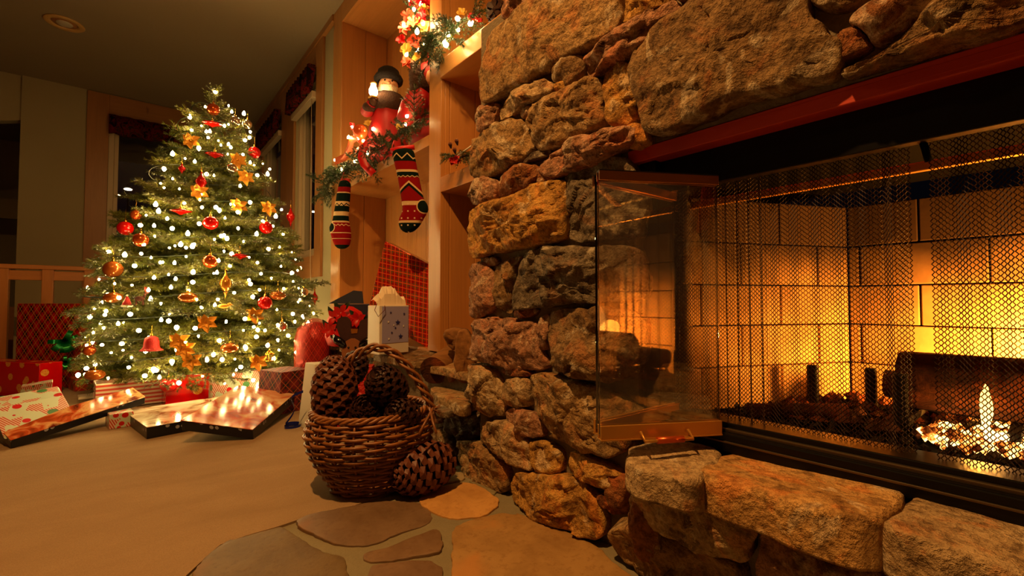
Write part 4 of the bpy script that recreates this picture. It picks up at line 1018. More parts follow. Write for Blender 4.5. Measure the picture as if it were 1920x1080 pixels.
ORN = [
 ('glass_ball', 'cb', CB, 400, 205, 'copper glass ball topmost on the tree, under the tip', None),
 ('onion_ornament', 'ch', CH, 398, 232, 'flat ribbed red onion ornament highest on the tree', g_red),
 ('glass_ball', 'sb', SB, 441, 227, 'silver glass ball near the tree top beside a matching ball', g_cl),
 ('glass_ball', 'sb', SB, 464, 233, 'silver glass ball at the right edge near the tree top', g_cl),
 ('onion_ornament', 'ch', CH, 403, 290, 'flat ribbed red onion ornament straight above the red finial', g_red),
 ('glass_ball', 'rb', RB, 477, 286, 'red glass ball at the right side of the upper tree', g_red),
 ('finial_ornament', 'fr', lambda: finial(.15, .028, M['red']), 377, 341, 'long red glass finial in the middle of the upper tree', g_red),
 ('finial_ornament', 'frs', lambda: finial(.07, .018, M['red']), 341, 316, 'small red drop ornament beside the upper red finial', g_red),
 ('glass_ball', 'sb', SB, 435, 316, 'silver glass ball right of the upper red finial', g_cl),
 ('onion_ornament', 'ch', CH, 339, 396, 'flat ribbed red onion ornament at mid height on the tree, left side', g_red),
 ('glass_ball', 'rb', RB, 235, 428, 'red glass ball sticking out at the far left edge of the tree', g_red),
 ('glass_ball', 'rb', RB, 395, 418, 'red glass ball near the middle of the tree', g_red),
 ('glass_ball', 'rb', RB, 499, 427, 'red glass ball at mid height on the right of the tree', g_red),
 ('finial_ornament', 'fr', None, 545, 406, 'long red glass finial at the right edge of the tree, mid height', g_red),
 ('glass_ball', 'cbs', lambda: ball(.028, M['copper']), 255, 403, 'small orange glass ball above the red ball at the left edge', g_cl),
 ('glass_ball', 'cb', CB, 264, 450, 'copper glass ball below the left edge red ball', g_cl),
 ('glass_ball', 'ab', lambda: ball(.046, M['amber']), 212, 505, 'large amber glass ball beside the balcony rail end', g_cl),
 ('glass_ball', 'ov', OV, 352, 558, 'flattened amber glass ball left of the gold finial', g_cl),
 ('finial_ornament', 'fg', lambda: finial(.17, .030, M['goldorn']), 423, 532, 'long gold glass finial in the middle of the lower tree', None),
 ('onion_ornament', 'ch', CH, 449, 480, 'flat ribbed red onion ornament above the gold finial', g_red),
 ('glass_ball', 'cb', CB, 394, 490, 'dark copper glass ball above left of the gold finial', g_cl),
 ('glass_ball', 'ov', OV, 521, 554, 'flattened amber glass ball right of the gold finial', g_cl),
 ('glass_ball', 'rb', RB, 497, 568, 'red glass ball just under the right flattened amber ball', g_red),
 ('glass_ball', 'sb', SB, 569, 548, 'silver glass ball beside the small hanging red finial at the right edge', g_cl),
 ('finial_ornament', 'fr2', lambda: finial(.12, .022, M['red']), 590, 558, 'red glass finial hanging from the lowest right bough', g_red),
 ('glass_ball', 'sb', SB, 528, 612, 'silver glass ball low on the right of the tree', g_cl),
 ('bell_ornament', 'be', lambda: bell(.082, M['redv']), 284, 644, 'red velvet bell ornament with gold beads low on the left', None),
 ('glass_ball', 'ov', OV, 431, 652, 'flattened amber glass ball beside the lower gold poinsettias', g_cl),
 ('birdcage_ornament', 'cg', lambda: cage(.058), 505, 668, 'tiny gold birdcage ornament low on the right of the tree', None),
 ('hat_ornament', 'ht', lambda: hat(.045), 238, 568, 'tiny red and white hat ornament left of the red reindeer', None),
 ('reindeer_ornament', 'de', lambda: deer(.055), 262, 560, 'small brown reindeer ornament with red antlers', None),
 ('glass_ball', 'cbs', None, 168, 657, 'small orange glass ball low at the left by the green bow', g_cl),
 ('glass_ball', 'ov', OV, 213, 558, 'flattened amber glass ball left of the tiny hat ornament', g_cl),
 ('glass_ball', 'ov', OV, 178, 703, 'flattened amber glass ball at the lowest left of the tree', g_cl),
 ('bird_ornament', 'bi', lambda: bird(.06), 419, 574, 'small golden bird ornament under the gold finial', None),
 ('glass_ball', 'rb', RB, 316, 722, 'red glass ball at the bottom front of the tree over the photo box', g_red),
]
for (nm, key, f, u, v, lab, grp) in ORN: ornament(nm, key, f, u, v, lab, 'ornament', grp)
for (u, v, lab) in [(357,264,'gold poinsettia at the upper left of the tree'), (459,332,'gold poinsettia on the upper right of the tree'), (446,386,'gold poinsettia beside bright bulbs right of the tree centre'), (502,390,'gold poinsettia near the right edge at mid height'), (372,360,'gold poinsettia just below the upper red finial'), (476,591,'gold poinsettia under the red ball low on the right'), (386,605,'gold poinsettia in the lower middle of the tree'), (334,640,'upper of two gold poinsettias right of the red bell'), (357,677,'lower of two gold poinsettias right of the red bell'), (482,679,'gold poinsettia beside the tiny gold birdcage'), (345,655,'gold poinsettia leaf cluster between two others right of the bell'), (445,300,'small gold poinsettia high on the tree right of the red onion ornament')]:
    ornament('poinsettia_ornament', 'po', PO, u, v, lab, 'ornament', g_gold, True, 1.0)
# ---------------------------------------------------------------- wrapping papers
def plaid(name, base=(.80, .06, .05), dark=(.05, .12, .05), line=(.85, .55, .25), p=.085, rot=45, lw=.03, gloss=.35, metal=0.0, sheen=None):
    m = NT(name); v = m.map(m.coord('UV'), rot=(0, 0, R(rot))); x, y, _ = m.xyz(v)
    fx = m.math('FRACT', m.math('DIVIDE', x, p)); fy = m.math('FRACT', m.math('DIVIDE', y, p))
    bx_ = m.math('MULTIPLY', m.math('GREATER_THAN', fx, .6), .5); by_ = m.math('MULTIPLY', m.math('GREATER_THAN', fy, .6), .5)
    c = m.mix(m.math('ADD', bx_, by_), C(*base), C(*dark))
    for f in (fx, fy):
        for o in (.27, .78):
            c = m.mix(m.math('LESS_THAN', m.math('ABSOLUTE', m.math('SUBTRACT', f, o)), lw), c, C(*line))
    m.set(c, gloss, metal, .5); return m.m
def candy(name, base=(.72, .76, .66), seed=0, p=.05):
    m = NT(name); v = m.map(m.coord('UV'), rot=(0, 0, R(20)), loc=(seed, seed*.7, 0)); k = m.voro(v, 1/p, 'F1', 'Color', .6); r_ = m.xyz(k)[0]; d = m.voro(v, 1/p, 'F1', 'Distance', .6); x, y, _ = m.xyz(v)
    st = m.math('GREATER_THAN', m.math('FRACT', m.math('DIVIDE', m.math('ADD', x, y), .012)), .5); strp = m.mix(st, C(.80, .74, .64), C(.70, .12, .08))
    c = m.mix(m.math('GREATER_THAN', r_, .60), C(*base), strp); c = m.mix(m.math('MULTIPLY', m.math('LESS_THAN', r_, .30), m.math('LESS_THAN', d, .42)), c, C(.72, .06, .05))
    c = m.mix(m.math('MULTIPLY', m.math('GREATER_THAN', r_, .88), m.math('LESS_THAN', d, .4)), c, C(.25, .45, .25)); m.set(c, .35); return m.m
def snowprint(name, base, fl_, dens=18, thr=.16, gloss=.3):
    m = NT(name); v = m.coord('UV'); d = m.voro(v, dens); n = m.noise(v, dens*14, 2)
    m.set(m.mix(m.math('MULTIPLY', m.math('LESS_THAN', d, thr), m.math('GREATER_THAN', n, .42)), C(*base), C(*fl_)), gloss); return m.m
def photo_print(name, stops, sc=5, gloss=.12):
    m = NT(name); v = m.coord('UV'); n = m.noise(v, sc, 4, .5, .8); m.set(m.ramp(n, stops), gloss, spec=.6); return m.m
def stripes(name, a, b, p=.02, rot=0):
    m = NT(name); x = m.xyz(m.map(m.coord('UV'), rot=(0, 0, R(rot))))[0]; m.set(m.mix(m.math('GREATER_THAN', m.math('FRACT', m.math('DIVIDE', x, p)), .5), C(*a), C(*b)), .35); return m.m
PL1, PL2 = plaid('red_green_plaid_paper'), plaid('dark_plaid_paper', (.42, .03, .04), (.05, .06, .03), (.60, .28, .14), .07, gloss=.75)
PL3 = plaid('foil_plaid_paper', (.62, .08, .05), (.44, .35, .20), (.95, .34, .16), .050, 14, .04, .22, .25)
CA1, CA2 = candy('candy_print_paper', seed=.3), candy('candy_print_paper_small', seed=2.1, p=.03)
REDSN = snowprint('red_snowflake_foil', (.80, .03, .03), (.90, .62, .25), 13, .30, .16)
NAVY = snowprint('navy_snow_card', (.03, .035, .07), (.62, .62, .66), 26, .20, .35)
PH1 = photo_print('winter_print', [(.25, C(.25, .15, .10)), (.40, C(.62, .45, .32)), (.52, C(.86, .80, .68)), (.68, C(.92, .88, .80)), (.8, C(.45, .2, .14))], 7)
PH2 = photo_print('father_christmas_print', [(.28, C(.28, .10, .07)), (.42, C(.70, .20, .12)), (.52, C(.78, .55, .38)), (.64, C(.86, .74, .58)), (.76, C(.35, .2, .14))], 9)
PH3 = photo_print('orange_print', [(.28, C(.25, .08, .05)), (.45, C(.70, .30, .14)), (.58, C(.82, .62, .40)), (.7, C(.4, .1, .06))], 12)
STR = stripes('red_white_stripe_paper', (.80, .28, .20), (.88, .80, .68), .022, 90)
GREENF = simple('green_foil_ribbon', (.02, .42, .16), .2, .6)
NAVYR = simple('navy_curling_ribbon', (.06, .12, .50), .2, .3)
REDR = simple('red_ribbon', (.75, .06, .04), .35)
def gift(name, corner, ex, ey, ez, mat, label, group='wrapped gifts around the tree', bev=.003, cat='gift', lid=None, body='wrapping'):
    corner, ex, ey, ez = map(Vector, (corner, ex, ey, ez)); t = root(name, corner+ex/2+ey/2, label, cat, group)
    MB().box(corner, ex, ey, ez).build(body, mat, t, bev)
    if lid: MB().box(corner+ez*.985+ez.normalized()*.0005-ex*.004-ey*.004, ex*1.008, ey*1.008, ez.normalized()*.003).build('printed_lid', lid, t, .001)
    return t
def vec(L, az, el=0): return Vector((L*math.cos(R(az))*math.cos(R(el)), L*math.sin(R(az))*math.cos(R(el)), L*math.sin(R(el))))
# big plaid box with green bow, far left
Zc = .008
p0 = onT(28, 700, 3.30); p1 = onT(195, 700, 3.05); zt_ = onT(28, 569, 3.30).z
exv = Vector((p1.x-p0.x, p1.y-p0.y, 0)); nrm_ = Vector((-exv.y, exv.x, 0)).normalized()
t = gift('gift_box', (p0.x, p0.y, Zc), exv, nrm_*.20, (0, 0, zt_-Zc), PL1, 'large red and green plaid gift standing in front of the balcony railing')
def bow(par, c, s, mt, n_loops=9, axis=(0, -1, 0), name='bow'):
    m = MB(); c = Vector(c); ax = Vector(axis).normalized(); e1 = ax.orthogonal().normalized(); e2 = ax.cross(e1)
    for k in range(n_loops):
        a = 2*math.pi*k/n_loops*(1 if k < 6 else 1.31); lift = .35 if k < 6 else .9; d = (e1*math.cos(a)+e2*math.sin(a)); w_ = ax.cross(d).normalized()*s*.16
        pts = [c, c+d*s*.45+ax*s*(.15+lift*.3), c+d*s*.9+ax*s*(.12+lift*.35), c+d*s*.85+ax*s*lift*.25, c+d*s*.4+ax*s*.03, c]
        b = len(m.v)
        for p in pts: m.v += [p-w_, p+w_]
        for i in range(len(pts)-1): q = b+i*2; m.face([q, q+1, q+3, q+2], None, 0, True)
    return m.build(name, mt, par)
fc = onT(120, 640, 3.03); bow(t, fc, .085, GREENF, 9, (CAM-fc))
fc = onT(122, 680, 3.0); bow(t, fc, .05, GREENF, 8, (CAM-fc))
# red snowflake foil gift
a0 = onT(-55, 755, 2.95); a1 = onT(72, 742, 2.80); e = Vector((a1.x-a0.x, a1.y-a0.y, 0)); n2 = Vector((-e.y, e.x, 0)).normalized()
zb_ = onT(88, 748, 2.8).z; z1_ = onT(90, 682, 2.8).z
gift('gift_box', (a0.x, a0.y, zb_-.02), e, n2*.12, (0, 0, z1_-zb_+.02), REDSN, 'shiny red foil gift with gold snowflakes')
gift('gift_box', (a0.x-.05, a0.y-.05, Zc), e*1.05, n2*.16, (0, 0, zb_-.022-Zc), simple('red_foil', (.70, .02, .02), .2, .3), 'plain red foil gift under the snowflake gift')
# green-white printed gifts at the left
c0 = onZ(35, 834, Zc); 
g0 = onT(8, 824, 1.84); gift('gift_box', g0, onT(146, 790, 2.06)-g0, Vector((-.03, .12, .03)), onT(-16, 768, 1.93)-g0, CA1, 'tilted pale gift printed with red candies lying on a navy box')
gift('gift_box', onT(32, 775, 2.2), onT(92, 765, 2.2)-onT(32, 775, 2.2), vec(.10, 95), Vector((0.01, 0, .125)), CA2, 'small pale printed gift standing behind the tilted gift')
q = onT(38, 733, 2.7)
# thin navy boxes with orange print
A_ = onZ(20, 842, Zc)+Vector((0, 0, .002)); B_ = onT(272, 757, 2.30)
gift('photo_box', A_, (B_-A_), Vector((-.05, .115, .035)), Vector((0, 0, .032)), NAVY, 'long tilted navy box with glittery orange print beside the pale gift', lid=PH3, body='box')
A_ = Vector((onZ(275, 824, Zc).x, onZ(275, 824, Zc).y, Zc))
gift('photo_box', A_, vec(.42, 13), vec(.46, 100), (0, 0, .05), NAVY, 'flat navy snowflake box with white winter print, leftmost of the two in front', lid=PH1, body='box')
A_ = onZ(475, 824, Zc)
gift('photo_box', A_, vec(.50, 57, 6), vec(.27, 158, 13), Vector((-.004, -.004, .042)), NAVY, 'flat navy box with red and cream print leaning on its neighbour', lid=PH2, body='box')
k0 = onT(441, 770, 2.35); 
gift('small_gift', k0, onT(507, 778, 2.30)-k0, onT(452, 758, 2.42)-k0, (0, 0, .014), CA2, 'tiny printed gift lying on the right navy box', 'wrapped gifts around the tree', .002)
gift('small_gift', onZ(204, 806, Zc), vec(.09, 8), vec(.12, 98), (0, 0, .07), CA2, 'small candy printed gift on the carpet between the navy boxes')
gift('small_gift', onT(146, 764, 2.75), vec(.16, 5), vec(.12, 95), (0, 0, .06), simple('cream_paper', (.86, .76, .62), .5), 'small cream gift beside the red plaid gift')
gift('gift_box', onT(140, 755, 3.0)-Vector((0, 0, .03)), vec(.2, 15, 8), vec(.18, 105), (0, 0, .18), PL1, 'bright red plaid gift under the lowest left branches')
gift('gift_box', onT(178, 770, 2.45), vec(.30, 5), vec(.2, 95), (0, 0, .14), STR, 'red and white striped gift under the tree')
gift('gift_box', onT(225, 765, 2.72), vec(.30, 6), vec(.2, 100), (0, 0, .18), simple('blue_paper', (.30, .38, .50), .4, var=.2), 'blue-grey gift behind the striped gift')
gift('gift_box', onT(310, 768, 2.52), vec(.22, 3), vec(.2, 93), (0, 0, .18), REDSN, 'red foil gift under the middle of the tree')
gift('gift_box', onT(398, 762, 2.62), vec(.25, 8), vec(.2, 102), (0, 0, .18), CA1, 'pale candy printed gift under the right of the tree')
# dark plaid gift, white box and ribbon
A_ = Vector((.60, 2.62, Zc)); gift('gift_box', A_, vec(.17, 20), vec(.2, 110), vec(.22, 60, 78), PL2, 'dark red plaid gift leaning beside the right navy box')
A_ = onZ(577, 806, Zc)
t = gift('white_box', A_+Vector((0, 0, 0)), vec(.19, -15), vec(.10, 100), Vector((.03, .0, .30)), M['white'], 'tall white cardboard box standing behind the basket')
c = onZ(549, 803, Zc); pts = []; top_ = onT(563, 737, 2.06)
for i in range(40): a = i/39*2.6*math.pi+.5; pts.append(c+Vector((.036*math.cos(a), .036*math.sin(a), .001+i*.0003)))
e_ = pts[-1]
for i in range(1, 24): f = i/23; pts.append(e_.lerp(top_, f)+Vector((.018*math.sin(f*7), .010*math.cos(f*7)-.01, .03*math.sin(f*math.pi))))
m = MB(); b = 0
for p in pts: m.v += [p, p+Vector((0, 0, .012))]
for i in range(len(pts)-1): m.face([2*i, 2*i+1, 2*i+3, 2*i+2], None, 0, True)
o = m.build('curled_ribbon', NAVYR); tag(o, 'navy blue curled gift ribbon on the carpet beside the white box', 'ribbon')
# cellophane plaid bag
t = root('gift_bag', onT(583, 700, 2.8), 'rounded dark plaid gift with red cellophane beside the tree', 'gift', 'wrapped gifts around the tree')
cc = onT(590, 650, 2.78); cc.z = .30
MB().lathe([(.001, -.28), (.115, -.28), (.12, -.1), (.12, .06), (.10, .13), (.05, .17), (.001, .18)], 18, cc, sx=.85).build('wrapping', PL2, t)
cel = simple('red_cellophane', (.85, .14, .08), .12, .2, bump=1.0, bs=25, Alpha=.45)
mm = MB(); mm.lathe([(.124, -.12), (.128, -.02), (.127, .07), (.108, .14), (.055, .185), (.02, .20)], 22, cc, sx=.85, flute=(9, .05)); mm.build('cellophane', cel, t)

# ---------------------------------------------------------------- gifts on the ledge
TL, BL_, TR_ = onT(722, 452, 2.42), onT(672, 655, 2.42), onT(836, 512, 2.36)
ex = TR_-TL; ez = BL_-TL; ez = ez*(.40/ez.length); ey = Vector((.17, .27, .03))
gift('gift_box', TL+Vector((0, 0, 0)), ex, ey, ez, PL3, 'large red plaid gift tilted inside the bookcase niche', 'gifts on the stone ledge')
# white star gift bag
zl = .353
zl = .358; A_ = onT(711, 668, 2.08); A_.z = zl; B_ = onT(766, 668, 2.20); B_.z = zl
e = B_-A_; n2 = Vector((-e.y, e.x, 0)).normalized(); zt_ = onT(711, 573, 2.08).z
t = root('gift_bag', (A_+B_)/2, 'white gift bag with lavender panel and blue stars on the ledge', 'gift bag', 'gifts on the stone ledge')
MB().box(A_, e, n2*.10, (0, 0, zt_-zl)).build('bag', simple('white_glossy_bag', (.84, .80, .74), .35), t, .002)
MB().box(A_+e*.08-n2*.0015+Vector((0, 0, .05)), e*.90, n2*.001, (0, 0, zt_-zl-.055)).build('panel', simple('lavender_panel', (.60, .58, .74), .45), t)
NV = simple('navy_star_print', (.14, .16, .42), .4); WS = simple('white_star_print', (.88, .86, .84), .4)
def star(c, s, mt, e_, n_):
    pts = [];
    for k in range(10): a = math.pi/2+k*math.pi/5; rr = s if k % 2 == 0 else s*.42; pts.append(c+e_*(rr*math.cos(a))+Vector((0, 0, rr*math.sin(a))))
    MB().prism(pts, -n_, .0008).build('star', mt, t)
eu = e.normalized()
for fx, fz, s_, mt in ((.60, .62, .014, NV), (.70, .25, .013, NV), (.36, .88, .006, NV), (.82, .84, .007, NV), (.52, .48, .006, NV), (.40, .36, .006, NV), (.28, .64, .006, WS), (.80, .52, .006, WS), (.46, .55, .005, WS), (.3, .2, .006, WS)):
    star(A_+e*fx-n2*.003+Vector((0, 0, (zt_-zl)*(.15+.8*fz))), s_, mt, eu, n2)
m = MB(); r_ = random.Random(3); cc = (A_+B_)/2+n2*.055+Vector((0, 0, zt_-zl)); n = 18
for k in range(n+1):
    f = k/n; q = A_+e*f+n2*.02+Vector((0, 0, zt_-zl)); h = .035+.055*math.sin(f*math.pi)+r_.uniform(-.012, .012)
    m.v += [q-Vector((0, 0, .01)), q+Vector((0, 0, h*.6))+n2*.01, q+Vector((0, 0, h))+n2*(.03+r_.uniform(-.01, .02)), q+n2*.07+Vector((0, 0, h*.5))]
for k in range(n):
    for j in range(3): q = k*4+j; m.face([q, q+4, q+5, q+1])
m.build('tissue_paper', simple('cream_tissue_paper', (.88, .80, .68), .7), t)
m = MB(); m.tube([A_+e*.15-n2*.004+Vector((0, 0, zt_-zl)), A_+e*.12-n2*.012+Vector((0, 0, zt_-zl-.02)), A_+e*-.1-n2*.015+Vector((0, 0, zt_-zl-.05)), A_+e*-.2-n2*.01+Vector((0, 0, zt_-zl-.02)), A_+e*-.12-n2*.01+Vector((0, 0, zt_-zl+.01))], .0015, 5); m.build('cord_handle', simple('maroon_cord', (.35, .06, .12), .6), t)
# dark blue gift
gp = onT(655, 590, 2.75)
gift('gift_box', (gp.x-.09, gp.y-.02, .353), vec(.20, -18), vec(.14, 72), (0, 0, .235), simple('dark_blue_paper', (.14, .17, .26), .35, var=.4, vs=30), 'dark blue gift behind the poinsettia bundle', 'gifts on the stone ledge')
m = MB(); q = Vector((gp.x-.0, gp.y+.02, .590)); m.prism([q+vec(.11, 162), q+vec(.09, -18), q+vec(.08, -18)+Vector((0, 0, .075)), q+vec(.03, -18)+Vector((0, 0, .08)), q+vec(.06, 162)+Vector((0, 0, .03))], vec(1, 72), .04)
o = m.build('folded_gift_paper', simple('dark_blue_tissue', (.15, .19, .28), .6), None); tag(o, 'crumpled dark blue paper on top of the dark blue gift', 'paper')
# poinsettia print cloth bundle
cc = onT(650, 625, 2.62); t = root('gift_bundle', (cc.x, cc.y, .353), 'red poinsettia gift bundle with green leaves behind the reindeer', 'gift', 'gifts on the stone ledge')
mm = MB(); mm.lathe([(.001, 0), (.12, 0), (.14, .05), (.135, .13), (.10, .19), (.04, .22), (.001, .225)], 22, (cc.x, cc.y, .353), sx=.8, flute=(7, .05)); mm.build('cloth', simple('bright_red_cloth', (.78, .03, .03), .45, bump=.8, bs=14), t)
m1, m2 = MB(), MB(); r_ = random.Random(9)
for (u, v) in ((628, 595), (650, 605), (672, 598), (620, 618), (640, 585)):
    c_ = onT(u, v, 2.50)
    for k in range(6): a = k*1.047+r_.random(); d = Rt*math.cos(a)+Vector((0, 0, 1))*math.sin(a); petal(m1, c_, d-Fw*.25, -Fw, .05, .03)
    for k in range(3): a = k*2.1+r_.random(); d = Rt*math.cos(a)+Vector((0, 0, 1))*math.sin(a); petal(m2, c_+Fw*.008, d, -Fw, .075, .03)
m1.build('red_petals', REDR, t); m2.build('green_leaves', simple('dark_green_leaf', (.06, .16, .07), .45), t)
q = onT(622, 640, 2.60); m = MB(); m.tube([q, q+Rt*.02+Vector((0, 0, .03)), q+Rt*.05+Vector((0, 0, .09))], .004, 5); m.build('gold_cord', M['goldp'], t)
# reindeer head
cc = onT(664, 622, 2.40); t = root('reindeer_plaque', (cc.x, cc.y, .353), 'flat brown reindeer head decoration with black ears leaning on the ledge', 'decoration')
MP = lambda u, v, dz=0: onT(u, v, 2.40)+(-Fw)*dz
brn = simple('dark_brown_felt', (.20, .06, .04), .8, var=.25, vs=60); lb = simple('light_brown_felt', (.52, .30, .14), .85)
antl = [(648,655),(643,640),(638,628),(633,615),(634,600),(640,594),(650,593),(657,599),(660,608),(659,616),(664,622),(670,622),(675,615),(675,606),(678,600),(688,597),(697,600),(701,609),(701,622),(695,632),(687,640),(681,648),(678,655)]
def plate(pts, th, mt, name, dz, par, bev=.002):
    ps = chaikin([Vector((u, v)) for u, v in pts]); return MB().prism([MP(p.x, p.y, dz) for p in ps], -Fw, th).build(name, mt, par, 0)
plate(antl, .014, brn, 'antlers', 0, t)
plate([(645,655),(650,640),(664,632),(678,640),(684,655),(682,680),(670,694),(656,694),(646,680)], .022, lb, 'face', .012, t)
blk = simple('glossy_black_ear', (.03, .02, .02), .12)
m = MB(); m.tube([MP(628, 628, .02), MP(636, 636, .03), MP(648, 645, .03), MP(656, 652, .02)], [.008, .022, .020, .006], 10); m.build('ear', blk, t)
m = MB(); m.tube([MP(699, 632, .02), MP(692, 637, .03), MP(682, 645, .03), MP(675, 652, .02)], [.008, .018, .018, .006], 10); m.build('ear', blk, t)
for u in (658, 671): MB().sphere(MP(u, 650, .036), .006, 10, 8).build('eye', blk, t)
MB().sphere(MP(664, 672, .045), .016, 12, 8).build('nose', REDR, t)
MB().prism([MP(u, v, .016) for u, v in ((660,616),(673,616),(672,624),(661,625))], -Fw, .002).build('gold_tag', M['goldp'], t)
# red tissue behind the basket cones
c_ = onT(622, 712, 2.05)
gift('gift_box', (c_.x, c_.y, Zc), vec(.17, -32), vec(.08, 58), Vector((.015, .02, .295)), simple('red_glitter_paper', (.70, .10, .06), .3, bump=1, bs=60), 'red glittery gift standing behind the pine cones in the basket')
# ---------------------------------------------------------------- wicker basket
BC = Vector((.612, 1.452, Zc))
wick = NT('willow'); _v = wick.coord(); _n = wick.noise(_v, 35, 4); wick.set(wick.mix(_n, C(.22, .11, .05), C(.66, .41, .19)), .42, spec=.45); wick.bump(_n, .3, .003); M['wicker'] = wick.m
t = root('wicker_basket', BC, 'round brown willow basket with braided handle, full of pine cones', 'basket')
bprof = [(0, .118), (.03, .132), (.08, .165), (.13, .190), (.17, .198), (.21, .193), (.245, .180)]
def brad(z):
    for (a, ra), (b, rb_) in zip(bprof, bprof[1:]):
        if z <= b: return ra+(rb_-ra)*(z-a)/(b-a)
    return bprof[-1][1]
NS = 20
def bpt(a, z, dr=0): r_ = brad(z)+dr; return BC+Vector((r_*math.cos(a), r_*math.sin(a)*.94, z))
for k in range(NS):
    a = 2*math.pi*k/NS; MB().tube([bpt(a, z, 0) for z in (.0, .03, .08, .13, .17, .21, .24)], .0035, 6).build('stake', M['wicker'], t)
rows = 22
for j in range(rows):
    z = .006+.232*j/(rows-1); pts = []
    r_ = random.Random(j)
    for i in range(NS*6):
        a = 2*math.pi*i/(NS*6); ph = math.cos(NS/2*a+(math.pi if j % 2 else 0)); pts.append(bpt(a, z+.0022*noise.noise(Vector((a*3, j, 0))), .0058*ph))
    MB().tube(pts, .0043+.0008*r_.random(), 6, closed=True).build('willow_rod', M['wicker'], t)
for s_ in range(3):
    pts = [bpt(2*math.pi*i/180, .243+.006*math.sin(i*.5+s_*2.09), .006*math.cos(i*.5+s_*2.09)) for i in range(180)]
    MB().tube(pts, .0055, 6, closed=True).build('rim_strand', M['wicker'], t)
MB().lathe([(.001, .006), (.115, .006), (.115, .0), (.001, .0)], 24, BC).build('bottom', M['wicker'], t)
hp = [(622, 782), (626, 740), (640, 705), (655, 678), (676, 660), (705, 650), (737, 660), (765, 688), (787, 718), (802, 745), (812, 772)]
hw = [onT(u, v, 1.49) for u, v in hp]
hs = []
for i in range(len(hw)-1):
    for k in range(8): hs.append(hw[i].lerp(hw[i+1], k/8))
hs.append(hw[-1])
for _ in range(3): hs = [hs[0]]+[(hs[i-1]+hs[i]*2+hs[i+1])/4 for i in range(1, len(hs)-1)]+[hs[-1]]
for s_ in range(3):
    pts = []
    for i, p in enumerate(hs):
        tt = (hs[min(i+1, len(hs)-1)]-hs[max(i-1, 0)]).normalized(); e2 = tt.cross(-Fw).normalized(); a = i*.36+s_*2.094; pts.append(p+e2*(.0105*math.cos(a))+(-Fw)*(.008*math.sin(a)))
    MB().tube(pts, .0056, 7).build('handle_strand', M['wicker'], t)
for a_, b_ in (((812, 765), (785, 815)), ((806, 765), (818, 812)), ((628, 770), (612, 800))):
    p = onT(*a_, 1.44); q = onT(*b_, 1.36); MB().tube([p, p.lerp(q, .5)-Fw*.008, q], .004, 6).build('lashing', M['wicker'], t)
m = MB()
for i in range(10):
    a = i*1.9; q = onT(812, 768, 1.46); d = Rt*(.8+.4*math.cos(a))+Vector((0, 0, .5*math.sin(a)))-Fw*.3*math.cos(a*2)
    m.tube([q, q+d.normalized()*.028], [.003, .001], 4)
m.build('frayed_ends', M['wicker'], t)

# ---------------------------------------------------------------- pine cones
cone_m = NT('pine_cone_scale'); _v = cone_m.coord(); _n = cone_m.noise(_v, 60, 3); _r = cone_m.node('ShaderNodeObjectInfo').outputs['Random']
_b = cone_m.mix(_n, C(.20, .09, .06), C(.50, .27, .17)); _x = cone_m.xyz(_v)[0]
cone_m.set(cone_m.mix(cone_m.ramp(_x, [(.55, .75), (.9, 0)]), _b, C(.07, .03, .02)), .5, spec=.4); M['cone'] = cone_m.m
def scale_pts(L, W, T):
    return [Vector(p) for p in [(0, -W*.15, 0), (0, W*.15, 0), (L*.6, -W*.42, T*.3), (L*.6, W*.42, T*.3), (L*.88, -W*.5, T*.5), (L*.88, W*.5, T*.5), (L, -W*.22, T*.9), (L, W*.22, T*.9),
            (0, -W*.15, -T*.5), (0, W*.15, -T*.5), (L*.6, -W*.42, -T*.6), (L*.6, W*.42, -T*.6), (L*.9, -W*.46, -T*.9), (L*.9, W*.46, -T*.9), (L*1.02, 0, -T*.2)]]
SF = [(0, 2, 3, 1), (2, 4, 5, 3), (4, 6, 7, 5), (8, 9, 11, 10), (10, 11, 13, 12), (0, 8, 10, 2), (2, 10, 12, 4), (1, 3, 11, 9), (3, 5, 13, 11), (4, 12, 14, 6), (5, 7, 14, 13), (6, 14, 7), (12, 13, 14)]
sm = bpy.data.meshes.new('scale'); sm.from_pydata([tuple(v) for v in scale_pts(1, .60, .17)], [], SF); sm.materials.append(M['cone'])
def cone_positions(L, Rm, n):
    out = []
    for i in range(n):
        f = (i+.5)/n; z = L*(.03+.92*f**.93); rr = Rm*(math.sin(math.pi*min(1, (f*.80+.18)))**.7); ang = i*2.39996
        el = R(-10+70*f**1.2); ln = rr*.72+.009; out.append((z, rr, ang, el, ln))
    return out
